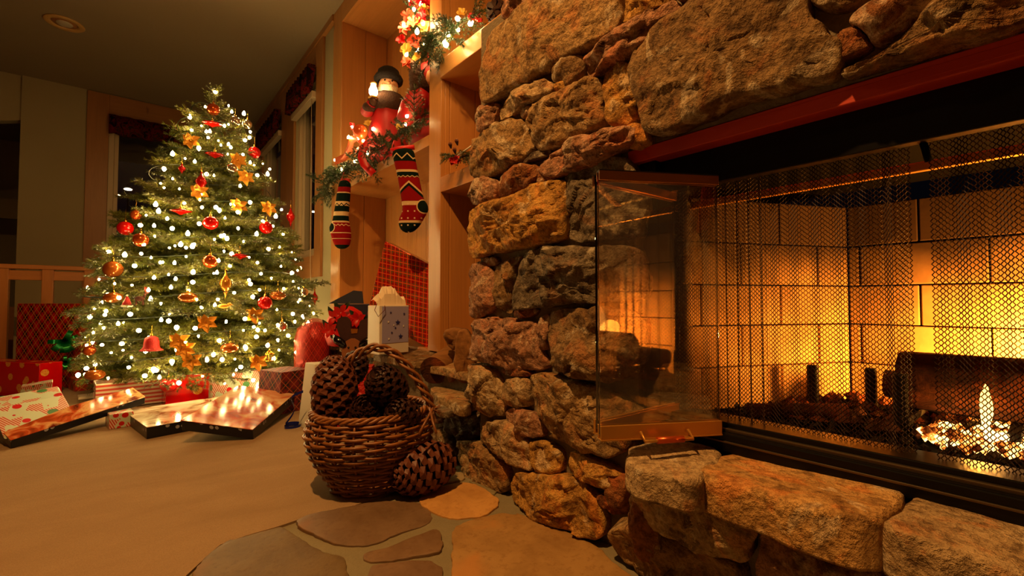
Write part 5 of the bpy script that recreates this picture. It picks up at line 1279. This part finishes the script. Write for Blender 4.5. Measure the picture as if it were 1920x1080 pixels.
def pine_cone(name, base, axis, L, Rm, n, label, parts=True, group=None):
    base, axis = Vector(base), Vector(axis).normalized(); e1 = axis.orthogonal().normalized(); e2 = axis.cross(e1)
    t = root(name, base, label, 'pine cone', group)
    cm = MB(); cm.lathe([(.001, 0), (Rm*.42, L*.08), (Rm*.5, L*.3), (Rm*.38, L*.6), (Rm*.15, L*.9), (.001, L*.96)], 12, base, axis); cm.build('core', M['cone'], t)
    if not parts: allm = MB()
    for (z, rr, ang, el, ln) in cone_positions(L, Rm, n):
        d = e1*math.cos(ang)+e2*math.sin(ang); dd = (d*math.cos(el)+axis*math.sin(el)).normalized(); p = base+axis*z+d*(rr-ln*math.cos(el))*.85
        s_ = dd.cross(axis) if abs(dd.dot(axis)) < .98 else dd.cross(e1); s_.normalize(); up = s_.cross(dd).normalized()
        if up.dot(axis) < 0: up = -up
        s_ = up.cross(dd)
        mt = Matrix((dd, s_, up)).transposed().to_4x4(); w_ = ln*1.12
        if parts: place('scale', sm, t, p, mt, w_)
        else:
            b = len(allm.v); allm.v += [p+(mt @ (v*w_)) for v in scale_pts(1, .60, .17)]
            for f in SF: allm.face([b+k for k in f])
    if not parts: o = allm.build('scales', M['cone'], t); o['kind'] = 'stuff'
    return t
pa = onT(838, 872, 1.50); pb = onT(735, 905, 1.36); ax = pb-pa; ax.z = -.005
pine_cone('pine_cone', Vector((pa.x, pa.y, .080)), ax, .195, .074, 104, 'large open pine cone lying on the hearth stone in front of the basket')
pine_cone('pine_cone', onT(628, 795, 1.46), (-.02, 0, 1), .215, .068, 116, 'tall upright pine cone at the left of the basket', True, 'pine cones in the basket')
pine_cone('pine_cone', onT(745, 745, 1.50), onT(700, 700, 1.42)-onT(745, 745, 1.50), .12, .060, 80, 'pine cone on top of the heap in the basket', False, 'pine cones in the basket')
pine_cone('pine_cone', onT(690, 785, 1.50), onT(683, 745, 1.36)-onT(690, 785, 1.50), .10, .055, 80, 'open pine cone facing out in the middle of the basket', False, 'pine cones in the basket')
pine_cone('pine_cone', onT(775, 788, 1.47), onT(735, 770, 1.38)-onT(775, 788, 1.47), .11, .048, 70, 'small pine cone by the right handle end in the basket', False, 'pine cones in the basket')
pine_cone('pine_cone', onT(655, 715, 1.56), (.3, .2, .6), .10, .045, 70, 'pine cone at the back of the basket behind the upright cone', False, 'pine cones in the basket')
pine_cone('pine_cone', onT(700, 800, 1.55), (.1, .8, .1), .14, .06, 70, 'pine cone deep in the basket under the others', False, 'pine cones in the basket')
# cone on the upper shelf of the narrow niche
qc = onX(925, 12, 1.13); pine_cone('pine_cone', Vector((1.13, qc.y, 1.822)), (.7, .3, .0), .15, .052, 90, 'pine cone lying on the high shelf beside the chimney', False)

# ---------------------------------------------------------------- firewood on the low end of the ledge
fw = [M['bark'], M['firewood']]; G1 = 'firewood stacked on the ledge beside the chimney'
log('firewood_log', onT(812, 694, 1.83), onT(872, 652, 2.2), .055, .05, None, 11, 'round firewood log with its dark end facing the basket', 'firewood', group=G1, mats=[M['firewood'], M['bark']])
log('firewood_log', onT(842, 702, 1.78), onT(900, 694, 1.84), .030, .03, None, 12, 'small split log lying low between the round log and chimney', 'firewood', group=G1, mats=[M['firewood'], M['firewood']])
def split(name, pts, th, label):
    p = [onT(u, v, t_) for u, v, t_ in pts]; c0 = sum(p, Vector())/len(p)
    return tag(stone(name, p, -Fw, th, None, (.30, .19, .11), .9, len(label), False, .03, M['firewood'], .012, .3), label, 'firewood', G1)
split('firewood_split', [(860, 718, 1.72), (853, 680, 1.72), (856, 645, 1.73), (861, 622, 1.74), (876, 617, 1.74), (890, 640, 1.73), (896, 716, 1.7)], .035, 'upright split log leaning against the chimney stones')
split('firewood_split', [(831, 620, 1.88), (856, 615, 1.88), (876, 620, 1.88), (874, 650, 1.88), (844, 656, 1.88)], .04, 'dark split log end on top of the firewood stack')

# ---------------------------------------------------------------- garlands, stockings, figures
SP = [branch_mesh(.17, 60+k, .25, 600, .020, .0013, 5, M['needle_d']) for k in range(3)]
def garland(pts, nsp, label, bulbs, flowers, spread=.7, sc=1.0, seed=1, berries=None, group=None, cat='garland', out=None):
    rg = random.Random(seed); pts = [Vector(p) for p in pts]; t = root('garland', pts[0], label, cat, group)
    MB().tube(pts, .005, 5).build('stem', M['twig'], t)
    L = len(pts)-1
    for i in range(nsp):
        f = i/nsp*L; k = int(f); p = pts[k].lerp(pts[min(k+1, L)], f-k); d = (pts[min(k+1, L)]-pts[k]).normalized()
        sd = Vector((rg.uniform(-1, .55), rg.uniform(-1, 1), rg.uniform(-.8, .8)))*spread; dd = (d*rg.choice((-1, 1))*.8+sd)
        if out: dd += Vector(out)
        place('sprig', SP[i % 3], t, p, basis(dd, roll=rg.uniform(-1, 1)), sc*rg.uniform(.7, 1.1))
    for (u, v, tt) in bulbs: place('bulb', BM[rg.choice((0, 0, 1))], t, onT(u, v, tt), Matrix.Rotation(rg.uniform(0, 3), 4, 'X'))
    for (u, v, tt, s_, mt) in flowers:
        c_ = onT(u, v, tt); m = MB()
        for k in range(8): a = k*.9+rg.random(); dd = Rt*math.cos(a)+Vector((0, 0, 1))*math.sin(a); petal(m, c_, dd-Fw*rg.uniform(-.2, .9), -Fw+dd*rg.uniform(-.5, .5), s_*rg.uniform(.7, 1), s_*.7, cup=.5)
        m.build('flower', mt, t)
    return t
M['yel'] = simple('yellow_silk', (.90, .72, .30), .5); M['rs'] = simple('red_silk', (.80, .06, .08), .45); M['og'] = simple('orange_mesh_ribbon', (.82, .33, .14), .35, .2)
M['pk'] = simple('coral_silk', (.88, .34, .20), .5)
# shelf of the wide niche
gy = [Vector((1.10, 3.47, 1.43)), Vector((1.06, 3.30, 1.46)), Vector((1.10, 3.05, 1.49)), Vector((1.12, 2.85, 1.50)), Vector((1.09, 2.6, 1.49)), Vector((1.10, 2.35, 1.50)), Vector((1.12, 2.08, 1.54))]
garland(gy, 62, 'evergreen garland with lights, ribbon and ornaments along the wide bookcase shelf',
        [(653,258,2.9),(674,260,2.85),(681,264,2.8),(628,300,3.2),(647,309,3.1),(666,302,3.0),(640,317,3.1),(700,242,2.8),(689,286,2.75),(708,276,2.7),(660,238,2.9),(763,218,2.35),(760,232,2.4)],
        [(662,236,2.9,.03,M['rs']),(690,232,2.8,.03,M['yel']),(708,280,2.7,.03,M['goldp']),(750,238,2.4,.03,M['yel'])], .75, 1.0, 3)
o = MB().sphere(onT(675, 247, 2.82), .045, 18, 10).build('glass_ball', simple('orange_ribbed_glass', (.85, .35, .15), .2, .3, var=.3, vs=40)); tag(o, 'orange patterned ball in the garland on the wide shelf', 'ornament')
def ribbon(pts, w_, label, mt, name='ribbon'):
    m = MB(); pts = [Vector(p) for p in pts]; b = 0
    for i, p in enumerate(pts):
        tt = (pts[min(i+1, len(pts)-1)]-pts[max(i-1, 0)]).normalized(); s_ = tt.cross(Fw).normalized()*w_/2; q = Fw*.006*math.sin(i*1.3); m.v += [p-s_+q, p-q, p+s_+q]
    for i in range(len(pts)-1):
        for k in range(2): m.face([i*3+k, i*3+k+1, i*3+k+4, i*3+k+3], None, 0, True)
    o = m.build(name, mt); sol = o.modifiers.new('s', 'SOLIDIFY'); sol.thickness = .0012; return tag(o, label, 'ribbon')
ribbon([onT(*p) for p in ((700, 262, 2.72), (688, 268, 2.7), (681, 280, 2.68), (678, 295, 2.68), (683, 308, 2.68), (692, 318, 2.68), (700, 326, 2.68))], .045, 'red velvet ribbon tail hanging from the garland over the wide shelf', M['rs'])
ribbon([onT(*p) for p in ((628, 303, 3.1), (645, 295, 3.0), (655, 280, 2.95), (660, 262, 2.9), (672, 258, 2.85), (682, 268, 2.8), (676, 280, 2.8), (668, 290, 2.85))], .05, 'orange mesh ribbon looped through the garland left end', M['og'])
ribbon([onT(*p) for p in ((705, 270, 2.7), (715, 282, 2.65), (725, 272, 2.6), (738, 284, 2.55), (722, 290, 2.6), (708, 288, 2.65))], .03, 'red mesh ribbon in the garland above the big stocking', M['rs'])
# hanging flower garland
garland([onT(788, -30, 2.42), onT(786, 15, 2.42), onT(782, 50, 2.42), onT(778, 85, 2.42), onT(775, 120, 2.42)], 34, 'upright flowery garland with lights hanging at the niche divider',
        [(790,9,2.36),(776,17,2.36),(768,0,2.38),(757,48,2.36),(793,45,2.34),(782,60,2.34),(762,103,2.34),(796,85,2.36),(783,98,2.36)],
        [(780,5,2.38,.05,M['rs']),(795,20,2.36,.04,M['yel']),(764,30,2.38,.045,M['pk']),(790,35,2.36,.05,M['rs']),(775,42,2.36,.045,M['yel']),(757,52,2.38,.045,M['pk']),(798,55,2.36,.05,M['yel']),(752,76,2.38,.04,M['rs']),(762,95,2.36,.045,M['yel']),(775,80,2.36,.05,M['pk']),(785,110,2.36,.045,M['yel']),(762,116,2.38,.04,M['pk']),(800,102,2.36,.04,M['rs']),(800,5,2.36,.05,M['rs'])], .8, .6, 5)
# right niche, high shelf
garland([Vector((1.10, 1.96, 1.77)), Vector((1.07, 1.87, 1.80)), Vector((1.08, 1.78, 1.81)), Vector((1.09, 1.68, 1.82)), Vector((1.10, 1.56, 1.84))], 30, 'evergreen garland with lights and red berries on the high shelf beside the chimney',
        [(840,64,2.05),(833,80,2.05),(859,56,2.0),(882,44,1.96),(858,35,2.02),(836,84,2.03)], [(866,26,2.0,.03,M['yel'])], .8, .75, 8)
m = MB(); r_ = random.Random(4)
for i in range(16): m.sphere(onT(878+r_.uniform(0, 26), 26+r_.uniform(0, 14), 1.95), .008, 8, 6)
tag(m.build('berry_cluster', M['rs']), 'cluster of red berries in the high shelf garland', 'berries', None, 'stuff')
# right niche, middle shelf
t = garland([onT(848, 292, 2.06), onT(865, 294, 2.0), onT(890, 288, 1.95)], 16, 'small evergreen pick with red leaves on the shelf beside the chimney', [], [(852,302,2.0,.035,M['redv'])], .8, .42, 12, cat='decoration')
for p in [(846,278,2.05),(858,272,2.03),(854,288,2.03)]: place('cone', sm, t, onT(*p), basis(Vector((-.5, -.5, .4))), .03)
m = MB(); m.tube([onT(858, 292, 1.98), onT(886, 272, 1.94)], .0035, 6); m.build('white_stick', M['white'], t)
# stockings
def knit(name, stops, zig):
    m = NT(name); x, y, _ = m.xyz(m.coord('UV')); c = m.ramp(m.math('DIVIDE', y, .50), stops, 'CONSTANT')
    tri = m.math('ABSOLUTE', m.math('SUBTRACT', m.math('FRACT', m.math('MULTIPLY', x, zig[0])), .5))
    for (y0, amp, th, col) in zig[1:]:
        yy = m.math('ADD', m.math('MULTIPLY', tri, amp), y0); c = m.mix(m.math('LESS_THAN', m.math('ABSOLUTE', m.math('SUBTRACT', y, yy)), th), c, C(*col))
    kx = m.math('MULTIPLY', x, 40); ky = m.math('MULTIPLY', y, 200); dots = m.math('MULTIPLY', m.math('LESS_THAN', m.math('FRACT', m.math('MULTIPLY', x, 12)), .2), m.math('LESS_THAN', m.math('FRACT', m.math('DIVIDE', y, .030)), .16))
    c = m.mix(m.math('MULTIPLY', dots, m.math('GREATER_THAN', y, .31)), c, C(.85, .75, .60))
    h = m.math('MULTIPLY', m.math('SINE', m.math('MULTIPLY', kx, 6.283)), m.math('SINE', m.math('MULTIPLY', ky, 6.283))); m.set(c, .95, spec=.1); m.bump(h, .4, .002); return m.m
cr_, gr_, rd_ = C(.82, .70, .52), C(.04, .10, .07), C(.52, .05, .05)
K1 = knit('nordic_knit_red', [(0, gr_), (.10, rd_), (.30, cr_), (.325, gr_), (.38, rd_), (.60, cr_), (.645, rd_), (.82, cr_), (.845, gr_)], (6, (.055, -.05, .0045, (.82, .70, .52)), (.185, -.03, .003, (.82, .70, .52)), (.275, -.12, .006, (.82, .70, .52)), (.288, -.12, .006, (.04, .10, .07))))
K2 = knit('nordic_knit_green', [(0, rd_), (.08, cr_), (.12, gr_), (.28, cr_), (.31, gr_), (.44, cr_), (.52, gr_), (.60, cr_), (.62, rd_), (.74, cr_), (.755, rd_), (.86, cr_), (.87, rd_), (.92, gr_)], (5, (.20, -.05, .004, (.82, .70, .52)), (.10, .03, .004, (.82, .70, .52))))
def stocking(path, rad, wide, thick, mat, label, cuff, heel=None):
    t = root('christmas_stocking', path[0], label, 'stocking', 'stockings hung from the bookcase shelf'); m = MB(); N = 26; wide = Vector(wide).normalized()
    P = []; 
    pp = path; fine = []; rr = []
    for i in range(len(pp)-1):
        for k in range(6): fine.append(pp[i].lerp(pp[i+1], k/6)); rr.append(rad[i]+(rad[i+1]-rad[i])*k/6)
    fine.append(pp[-1]); rr.append(rad[-1])
    for _ in range(4): fine = [fine[0]]+[(fine[i-1]+fine[i]*2+fine[i+1])/4 for i in range(1, len(fine)-1)]+[fine[-1]]
    Ls = 0; prev = None; n_ = len(fine)
    for i, p in enumerate(fine):
        tt = (fine[min(i+1, n_-1)]-fine[max(0, i-1)]).normalized(); e2 = tt.cross(wide).normalized(); e1 = e2.cross(tt).normalized()
        for k in range(N): a = 2*math.pi*k/N; m.v.append(p+e1*(rr[i]*math.cos(a))+e2*(min(rr[i], thick)*math.sin(a)))
    for i in range(n_-1):
        L2 = Ls+(fine[i+1]-fine[i]).length
        for k in range(N): k2 = (k+1) % N; m.face([i*N+k, i*N+k2, (i+1)*N+k2, (i+1)*N+k], [(k/N, Ls), ((k+1)/N, Ls), ((k+1)/N, L2), (k/N, L2)], 0, True)
        Ls = L2
    m.face([(n_-1)*N+k for k in range(N)]); m.build('knit', mat, t)
    if heel: MB().sphere(heel, .024, 14, 10, sc=(.55, 1, 1)).build('heel', simple('dark_green_knit', (.04, .10, .07), .95, bump=.5, bs=300), t)
    c0 = path[0]; MB().tube([c0+wide*rad[0]*.8, c0+wide*rad[0]*.8+Vector((.015, 0, .05))], .002, 5).build('hanging_loop', M['rs'], t); return t
px = lambda L_, X: [onX(u, v, X) for u, v in L_]
def stocking2(poly, X, depth, mat, label, cuff_px):
    """padded knitted sock: outline in its hanging plane, inflated to both sides; uv = height along the leg"""
    P3 = [onT(u, v, X) for u, v in poly]; c0 = sum(P3, Vector())/len(P3)
    P2 = chaikin(chaikin([Vector(((p-c0).dot(Rt), (p-c0).dot(Up))) for p in P3])); n = 64; P2 = resample(P2, n); c = Vector((0, 0))
    top = max(p.y for p in P2); t = root('christmas_stocking', c0, label, 'stocking', 'stockings hung from the bookcase shelf')
    m = MB(); rings = [(0, 0), (.06, .45), (.18, .72), (.36, .9), (.6, 1), (.85, 1)]
    cx = lambda y: (min(q.x for q in P2 if abs(q.y-y) < .03)+max(q.x for q in P2 if abs(q.y-y) < .03))/2
    cen = []
    for p in P2: yy = max(min(p.y, top-.03), min(q.y for q in P2)+.03); cen.append(Vector((cx(yy), yy)))
    for _ in range(6): cen = [(cen[i-1]+cen[i]*2+cen[(i+1) % n])/4 for i in range(n)]
    for s_ in (-1, 1):
        b = len(m.v); UV = []
        for f, h in rings:
            for p, q in zip(P2, cen):
                r_ = p.lerp(q, f); m.v.append(c0+Rt*r_.x+Up*r_.y+Fw*(s_*depth*h)); UV.append((r_.x, top-r_.y))
        for k in range(len(rings)-1):
            for i in range(n): j = (i+1) % n; q = [k*n+i, k*n+j, (k+1)*n+j, (k+1)*n+i]; m.face([b+z for z in q], [UV[z] for z in q], 0, True)
        m.face([b+(len(rings)-1)*n+i for i in range(n)], [UV[(len(rings)-1)*n+i] for i in range(n)], 0, True)
    m.build('knit', mat, t)
    a, b_ = onT(*cuff_px[0], X), onT(*cuff_px[1], X); MB().tube([a, a.lerp(b_, .5)+Vector((0, 0, .004)), b_], .012, 10).build('cuff', M['rs'], t)
    MB().tube([a, a+Vector((.02, .01, .06))], .002, 5).build('hanging_loop', M['rs'], t); return t
def knit2(name, L, stops, zigs, heel=None, dots=True):
    m = NT(name); x, y, _ = m.xyz(m.coord('UV')); c = m.ramp(m.math('DIVIDE', y, L), stops, 'CONSTANT')
    for (per, y0, amp, th, col) in zigs:
        tri = m.math('ABSOLUTE', m.math('SUBTRACT', m.math('FRACT', m.math('DIVIDE', m.math('ADD', x, 5+per*.0), per)), .5))
        yy = m.math('ADD', m.math('MULTIPLY', tri, amp), y0); c = m.mix(m.math('LESS_THAN', m.math('ABSOLUTE', m.math('SUBTRACT', y, yy)), th), c, C(*col))
    if dots:
        d_ = m.math('MULTIPLY', m.math('LESS_THAN', m.math('FRACT', m.math('DIVIDE', m.math('ADD', x, 5), .032)), .22), m.math('LESS_THAN', m.math('FRACT', m.math('DIVIDE', y, .034)), .2))
        c = m.mix(m.math('MULTIPLY', d_, m.math('GREATER_THAN', y, dots)), c, C(.85, .75, .60))
    if heel:
        dx = m.math('SUBTRACT', x, heel[0]); dy = m.math('SUBTRACT', y, heel[1]); rr = m.math('SQRT', m.math('ADD', m.math('MULTIPLY', dx, dx), m.math('MULTIPLY', dy, dy)))
        c = m.mix(m.math('LESS_THAN', rr, heel[2]*1.18), c, C(.82, .70, .52)); c = m.mix(m.math('LESS_THAN', rr, heel[2]), c, C(.04, .10, .07))
    h = m.math('MULTIPLY', m.math('SINE', m.math('MULTIPLY', x, 1100)), m.math('SINE', m.math('MULTIPLY', y, 1100))); m.set(c, .95, spec=.1); m.bump(h, .5, .0015); return m.m
KS = crop(580, 220, 360/1620)
wh = (.82, .70, .52)
K1 = knit2('nordic_knit_red', .42, [(0, gr_), (.10, gr_), (.16, rd_), (.255, cr_), (.285, gr_), (.34, rd_), (.62, cr_), (.665, rd_), (.84, cr_), (.87, gr_)],
    [(.052, .055, -.05, .0035, wh), (.125, .222, -.11, .005, wh), (.125, .235, -.11, .007, (.04, .10, .07)), (.022, .145, -.014, .002, wh)], (.072, .286, .030), .27)
stocking2(KS([(690,275),(880,255),(900,380),(925,500),(945,600),(968,700),(1000,735),(1006,790),(970,850),(930,920),(880,965),(825,980),(775,955),(750,900),(758,850),(788,790),(780,720),(765,620),(745,500),(715,380)]), 2.22, .026, K1, 'red, green and cream knitted stocking hanging in front of the niche', ((733, 283), (777, 276)))
K2 = knit2('nordic_knit_green', .47, [(0, gr_), (.10, rd_), (.17, cr_), (.185, gr_), (.30, cr_), (.36, gr_), (.44, cr_), (.50, gr_), (.57, cr_), (.59, rd_), (.73, cr_), (.74, rd_), (.81, cr_), (.82, rd_), (.90, gr_)],
    [(.03, .17, -.03, .004, gr_ and (.04, .10, .07)), (.025, .29, .02, .003, wh)], (-.068, .31, .030), False)
stocking2(KS([(265,530),(350,535),(345,650),(335,760),(330,860),(350,940),(355,1020),(340,1085),(290,1115),(230,1105),(200,1050),(180,980),(165,930),(195,890),(215,780),(235,640),(250,570)]), 2.98, .030, K2, 'green and red reindeer-pattern knitted stocking at the left niche edge', ((640, 338), (656, 339)))
# Santa figure with lantern
fur = simple('brown_fur', (.26, .15, .08), .95, var=.5, vs=90, bump=1.0, bs=130); redc = simple('red_velvet_coat', (.66, .02, .03), .6, var=.15, vs=12, bump=.2, bs=20)
skin = simple('doll_face', (.85, .62, .45), .6); beard = simple('white_beard', (.88, .82, .70), .9, bump=.8, bs=70)
def furry(mb_obj): return mb_obj
ZS = 1.44; FC = Vector((1.24, 2.72, ZS)); FD = (CAM-FC); FD.z = 0; FD.normalize(); FS = Vector((-FD.y, FD.x, 0))     # facing the room; FS to the viewer's right?
if FS.dot(Rt) < 0: FS = -FS
t = root('doll_figurine', FC, 'bearded doll in red coat and dark round hat holding up a lantern', 'figurine')
mm = MB(); mm.lathe([(.001, 0), (.135, 0), (.13, .1), (.118, .25), (.10, .36), (.075, .44), (.045, .48), (.001, .485)], 26, FC, flute=(9, .04)); mm.build('coat', redc, t)
MB().lathe([(.10, .36), (.125, .38), (.12, .44), (.085, .48), (.05, .47)], 24, FC, flute=(11, .06)).build('fur_collar', fur, t)
HC = FC+Vector((0, 0, .54))
mm = MB(); mm.sphere(HC, .062, 22, 16, sc=(1, 1, 1.12)); mm.sphere(HC+FD*.060+Vector((0, 0, -.002)), .012, 10, 8); mm.sphere(HC+FD*.045+FS*.026+Vector((0, 0, -.012)), .017, 10, 8); mm.sphere(HC+FD*.045-FS*.026+Vector((0, 0, -.012)), .017, 10, 8); mm.build('head', skin, t)
for s_ in (-1, 1): MB().sphere(HC+FD*.057+FS*.022*s_+Vector((0, 0, .016)), .006, 8, 6).build('eye', blk, t)
mm = MB(); mm.lathe([(.001, -.13), (.03, -.11), (.055, -.06), (.062, -.02), (.045, -.01), (.001, -.015)], 18, HC+FD*.02, flute=(7, .08)); mm.build('beard', beard, t)
mm = MB(); mm.lathe([(.066, .025), (.088, .03), (.092, .05), (.082, .068), (.070, .075), (.066, .10), (.045, .118), (.001, .122)], 24, HC); mm.build('hat', simple('dark_fur_hat', (.10, .06, .04), .95, bump=1, bs=140), t)
LN = onT(700, 176, 2.80)
for s_, hand in ((-1, LN+Vector((0, 0, -.045))-FD*.0), (1, FC+FS*.16+FD*.06+Vector((0, 0, .30)))):
    sh = FC+FS*.075*s_+Vector((0, 0, .40)); el_ = sh+FS*.085*s_+Vector((0, 0, -.06 if s_ < 0 else -.10))+FD*.03
    if s_ < 0: el_ = onT(688, 208, 2.84)
    MB().tube([sh, sh.lerp(el_, .5), el_, el_.lerp(hand, .5), hand.lerp(el_, .25)], [.040, .042, .040, .032, .028], 14).build('arm', redc, t)
    mm = MB(); mm.sphere(el_.lerp(hand, .35), .040, 14, 10, sc=(1, 1, .8)); mm.build('fur_cuff', fur, t)
    mm = MB(); mm.sphere(hand, .024, 12, 8, sc=(1, 1, 1.2)); mm.tube([hand, hand+FD*.02+FS*(-.018)*s_+Vector((0, 0, .012))], [.010, .007], 8); mm.build('mitten', simple('brown_mitten', (.30, .17, .09), .9), t)
tl = root('lantern', LN-Vector((0, 0, .03)), 'small glowing lantern held up by the bearded doll', 'lantern')
MB().lathe([(.001, 0), (.030, 0), (.030, .008), (.018, .014), (.001, .014)], 14, LN-Vector((0, 0, .03))).build('base', M['brass'], tl)
MB().lathe([(.016, .015), (.026, .032), (.026, .055), (.017, .078), (.014, .092), (.001, .093)], 16, LN-Vector((0, 0, .03))).build('lit_chimney', emis('lantern_flame_glass', (1, .80, .45), 9), tl)
MB().lathe([(.020, .093), (.018, .100), (.006, .108), (.001, .108)], 14, LN-Vector((0, 0, .03))).build('cap', M['brass'], tl)
lamp('lantern_glow', 'POINT', LN+FD*.05+FS*.03+Vector((0, 0, .03)), 1.3, (1, .62, .25), .02)
lamp('niche_string_glow', 'POINT', onT(745, 205, 2.45), 1.0, (1, .55, .22), .02)
lamp('niche_string_glow', 'POINT', onT(775, 30, 2.30), 2.2, (1, .60, .25), .02)
lamp('niche_string_glow', 'POINT', onT(665, 275, 2.85), 1.1, (1, .60, .25), .02)
lamp('shelf_string_glow', 'POINT', onT(852, 62, 1.90), .9, (1, .62, .27), .015)
# second, larger figure half behind the divider
F2 = Vector((1.30, 2.22, ZS)); t = root('doll_figurine', F2, 'larger red-coated doll with round brown fur hood half behind the divider', 'figurine')
H2 = onT(781, 150, 2.46)
mm = MB(); mm.lathe([(.001, 0), (.15, 0), (.14, .12), (.115, .26), (.07, .36), (.001, .38)], 24, F2, flute=(8, .04)); mm.build('coat', redc, t)
mm = MB(); mm.tube([H2+Vector((0.02, -.02, -.06)), onT(778, 200, 2.46), onT(768, 245, 2.48)], [.05, .075, .085], 16); mm.build('sleeve', redc, t)
HX = H2+Rt*.035
mm = MB()
for k in range(20):
    a = 2*math.pi*k/20; mm.sphere(HX+Rt*(-.0)+(Fw*math.cos(a)*.055)+Vector((0, 0, 1))*math.sin(a)*.068-Rt*.03, .034, 10, 8)
mm.sphere(HX, .07, 18, 12); mm.build('fur_hood', fur, t)
MB().sphere(HX+Rt*.04+Vector((0, 0, .02)), .075, 18, 12).build('hood_cap', redc, t)
MB().sphere(HX+Rt*.06-Fw*.03, .05, 16, 12).build('face', skin, t)

# ---------------------------------------------------------------- added glowing globe, the bright spot in the back window
q = onT(240, 355, 6.6); tl = root('bright_spot_globe', q, 'bright glowing globe outside the back window', 'lamp')
MB().sphere(q, .03, 14, 10, sc=(1.6, 1, .55)).build('lit_globe', emis('bright_spot_glow', (1, .82, .55), 12), tl); MB().lathe([(.001, .022), (.05, .020), (.035, .045), (.001, .055)], 14, q).build('shade', M['black'], tl)
MB().tube([q+Vector((0, .0, .05)), q+Vector((0, .03, .08)), q+Vector((0, .08, .06)), (q.x, q.y+.08, -.1)], .012, 8).build('post', M['black'], tl)
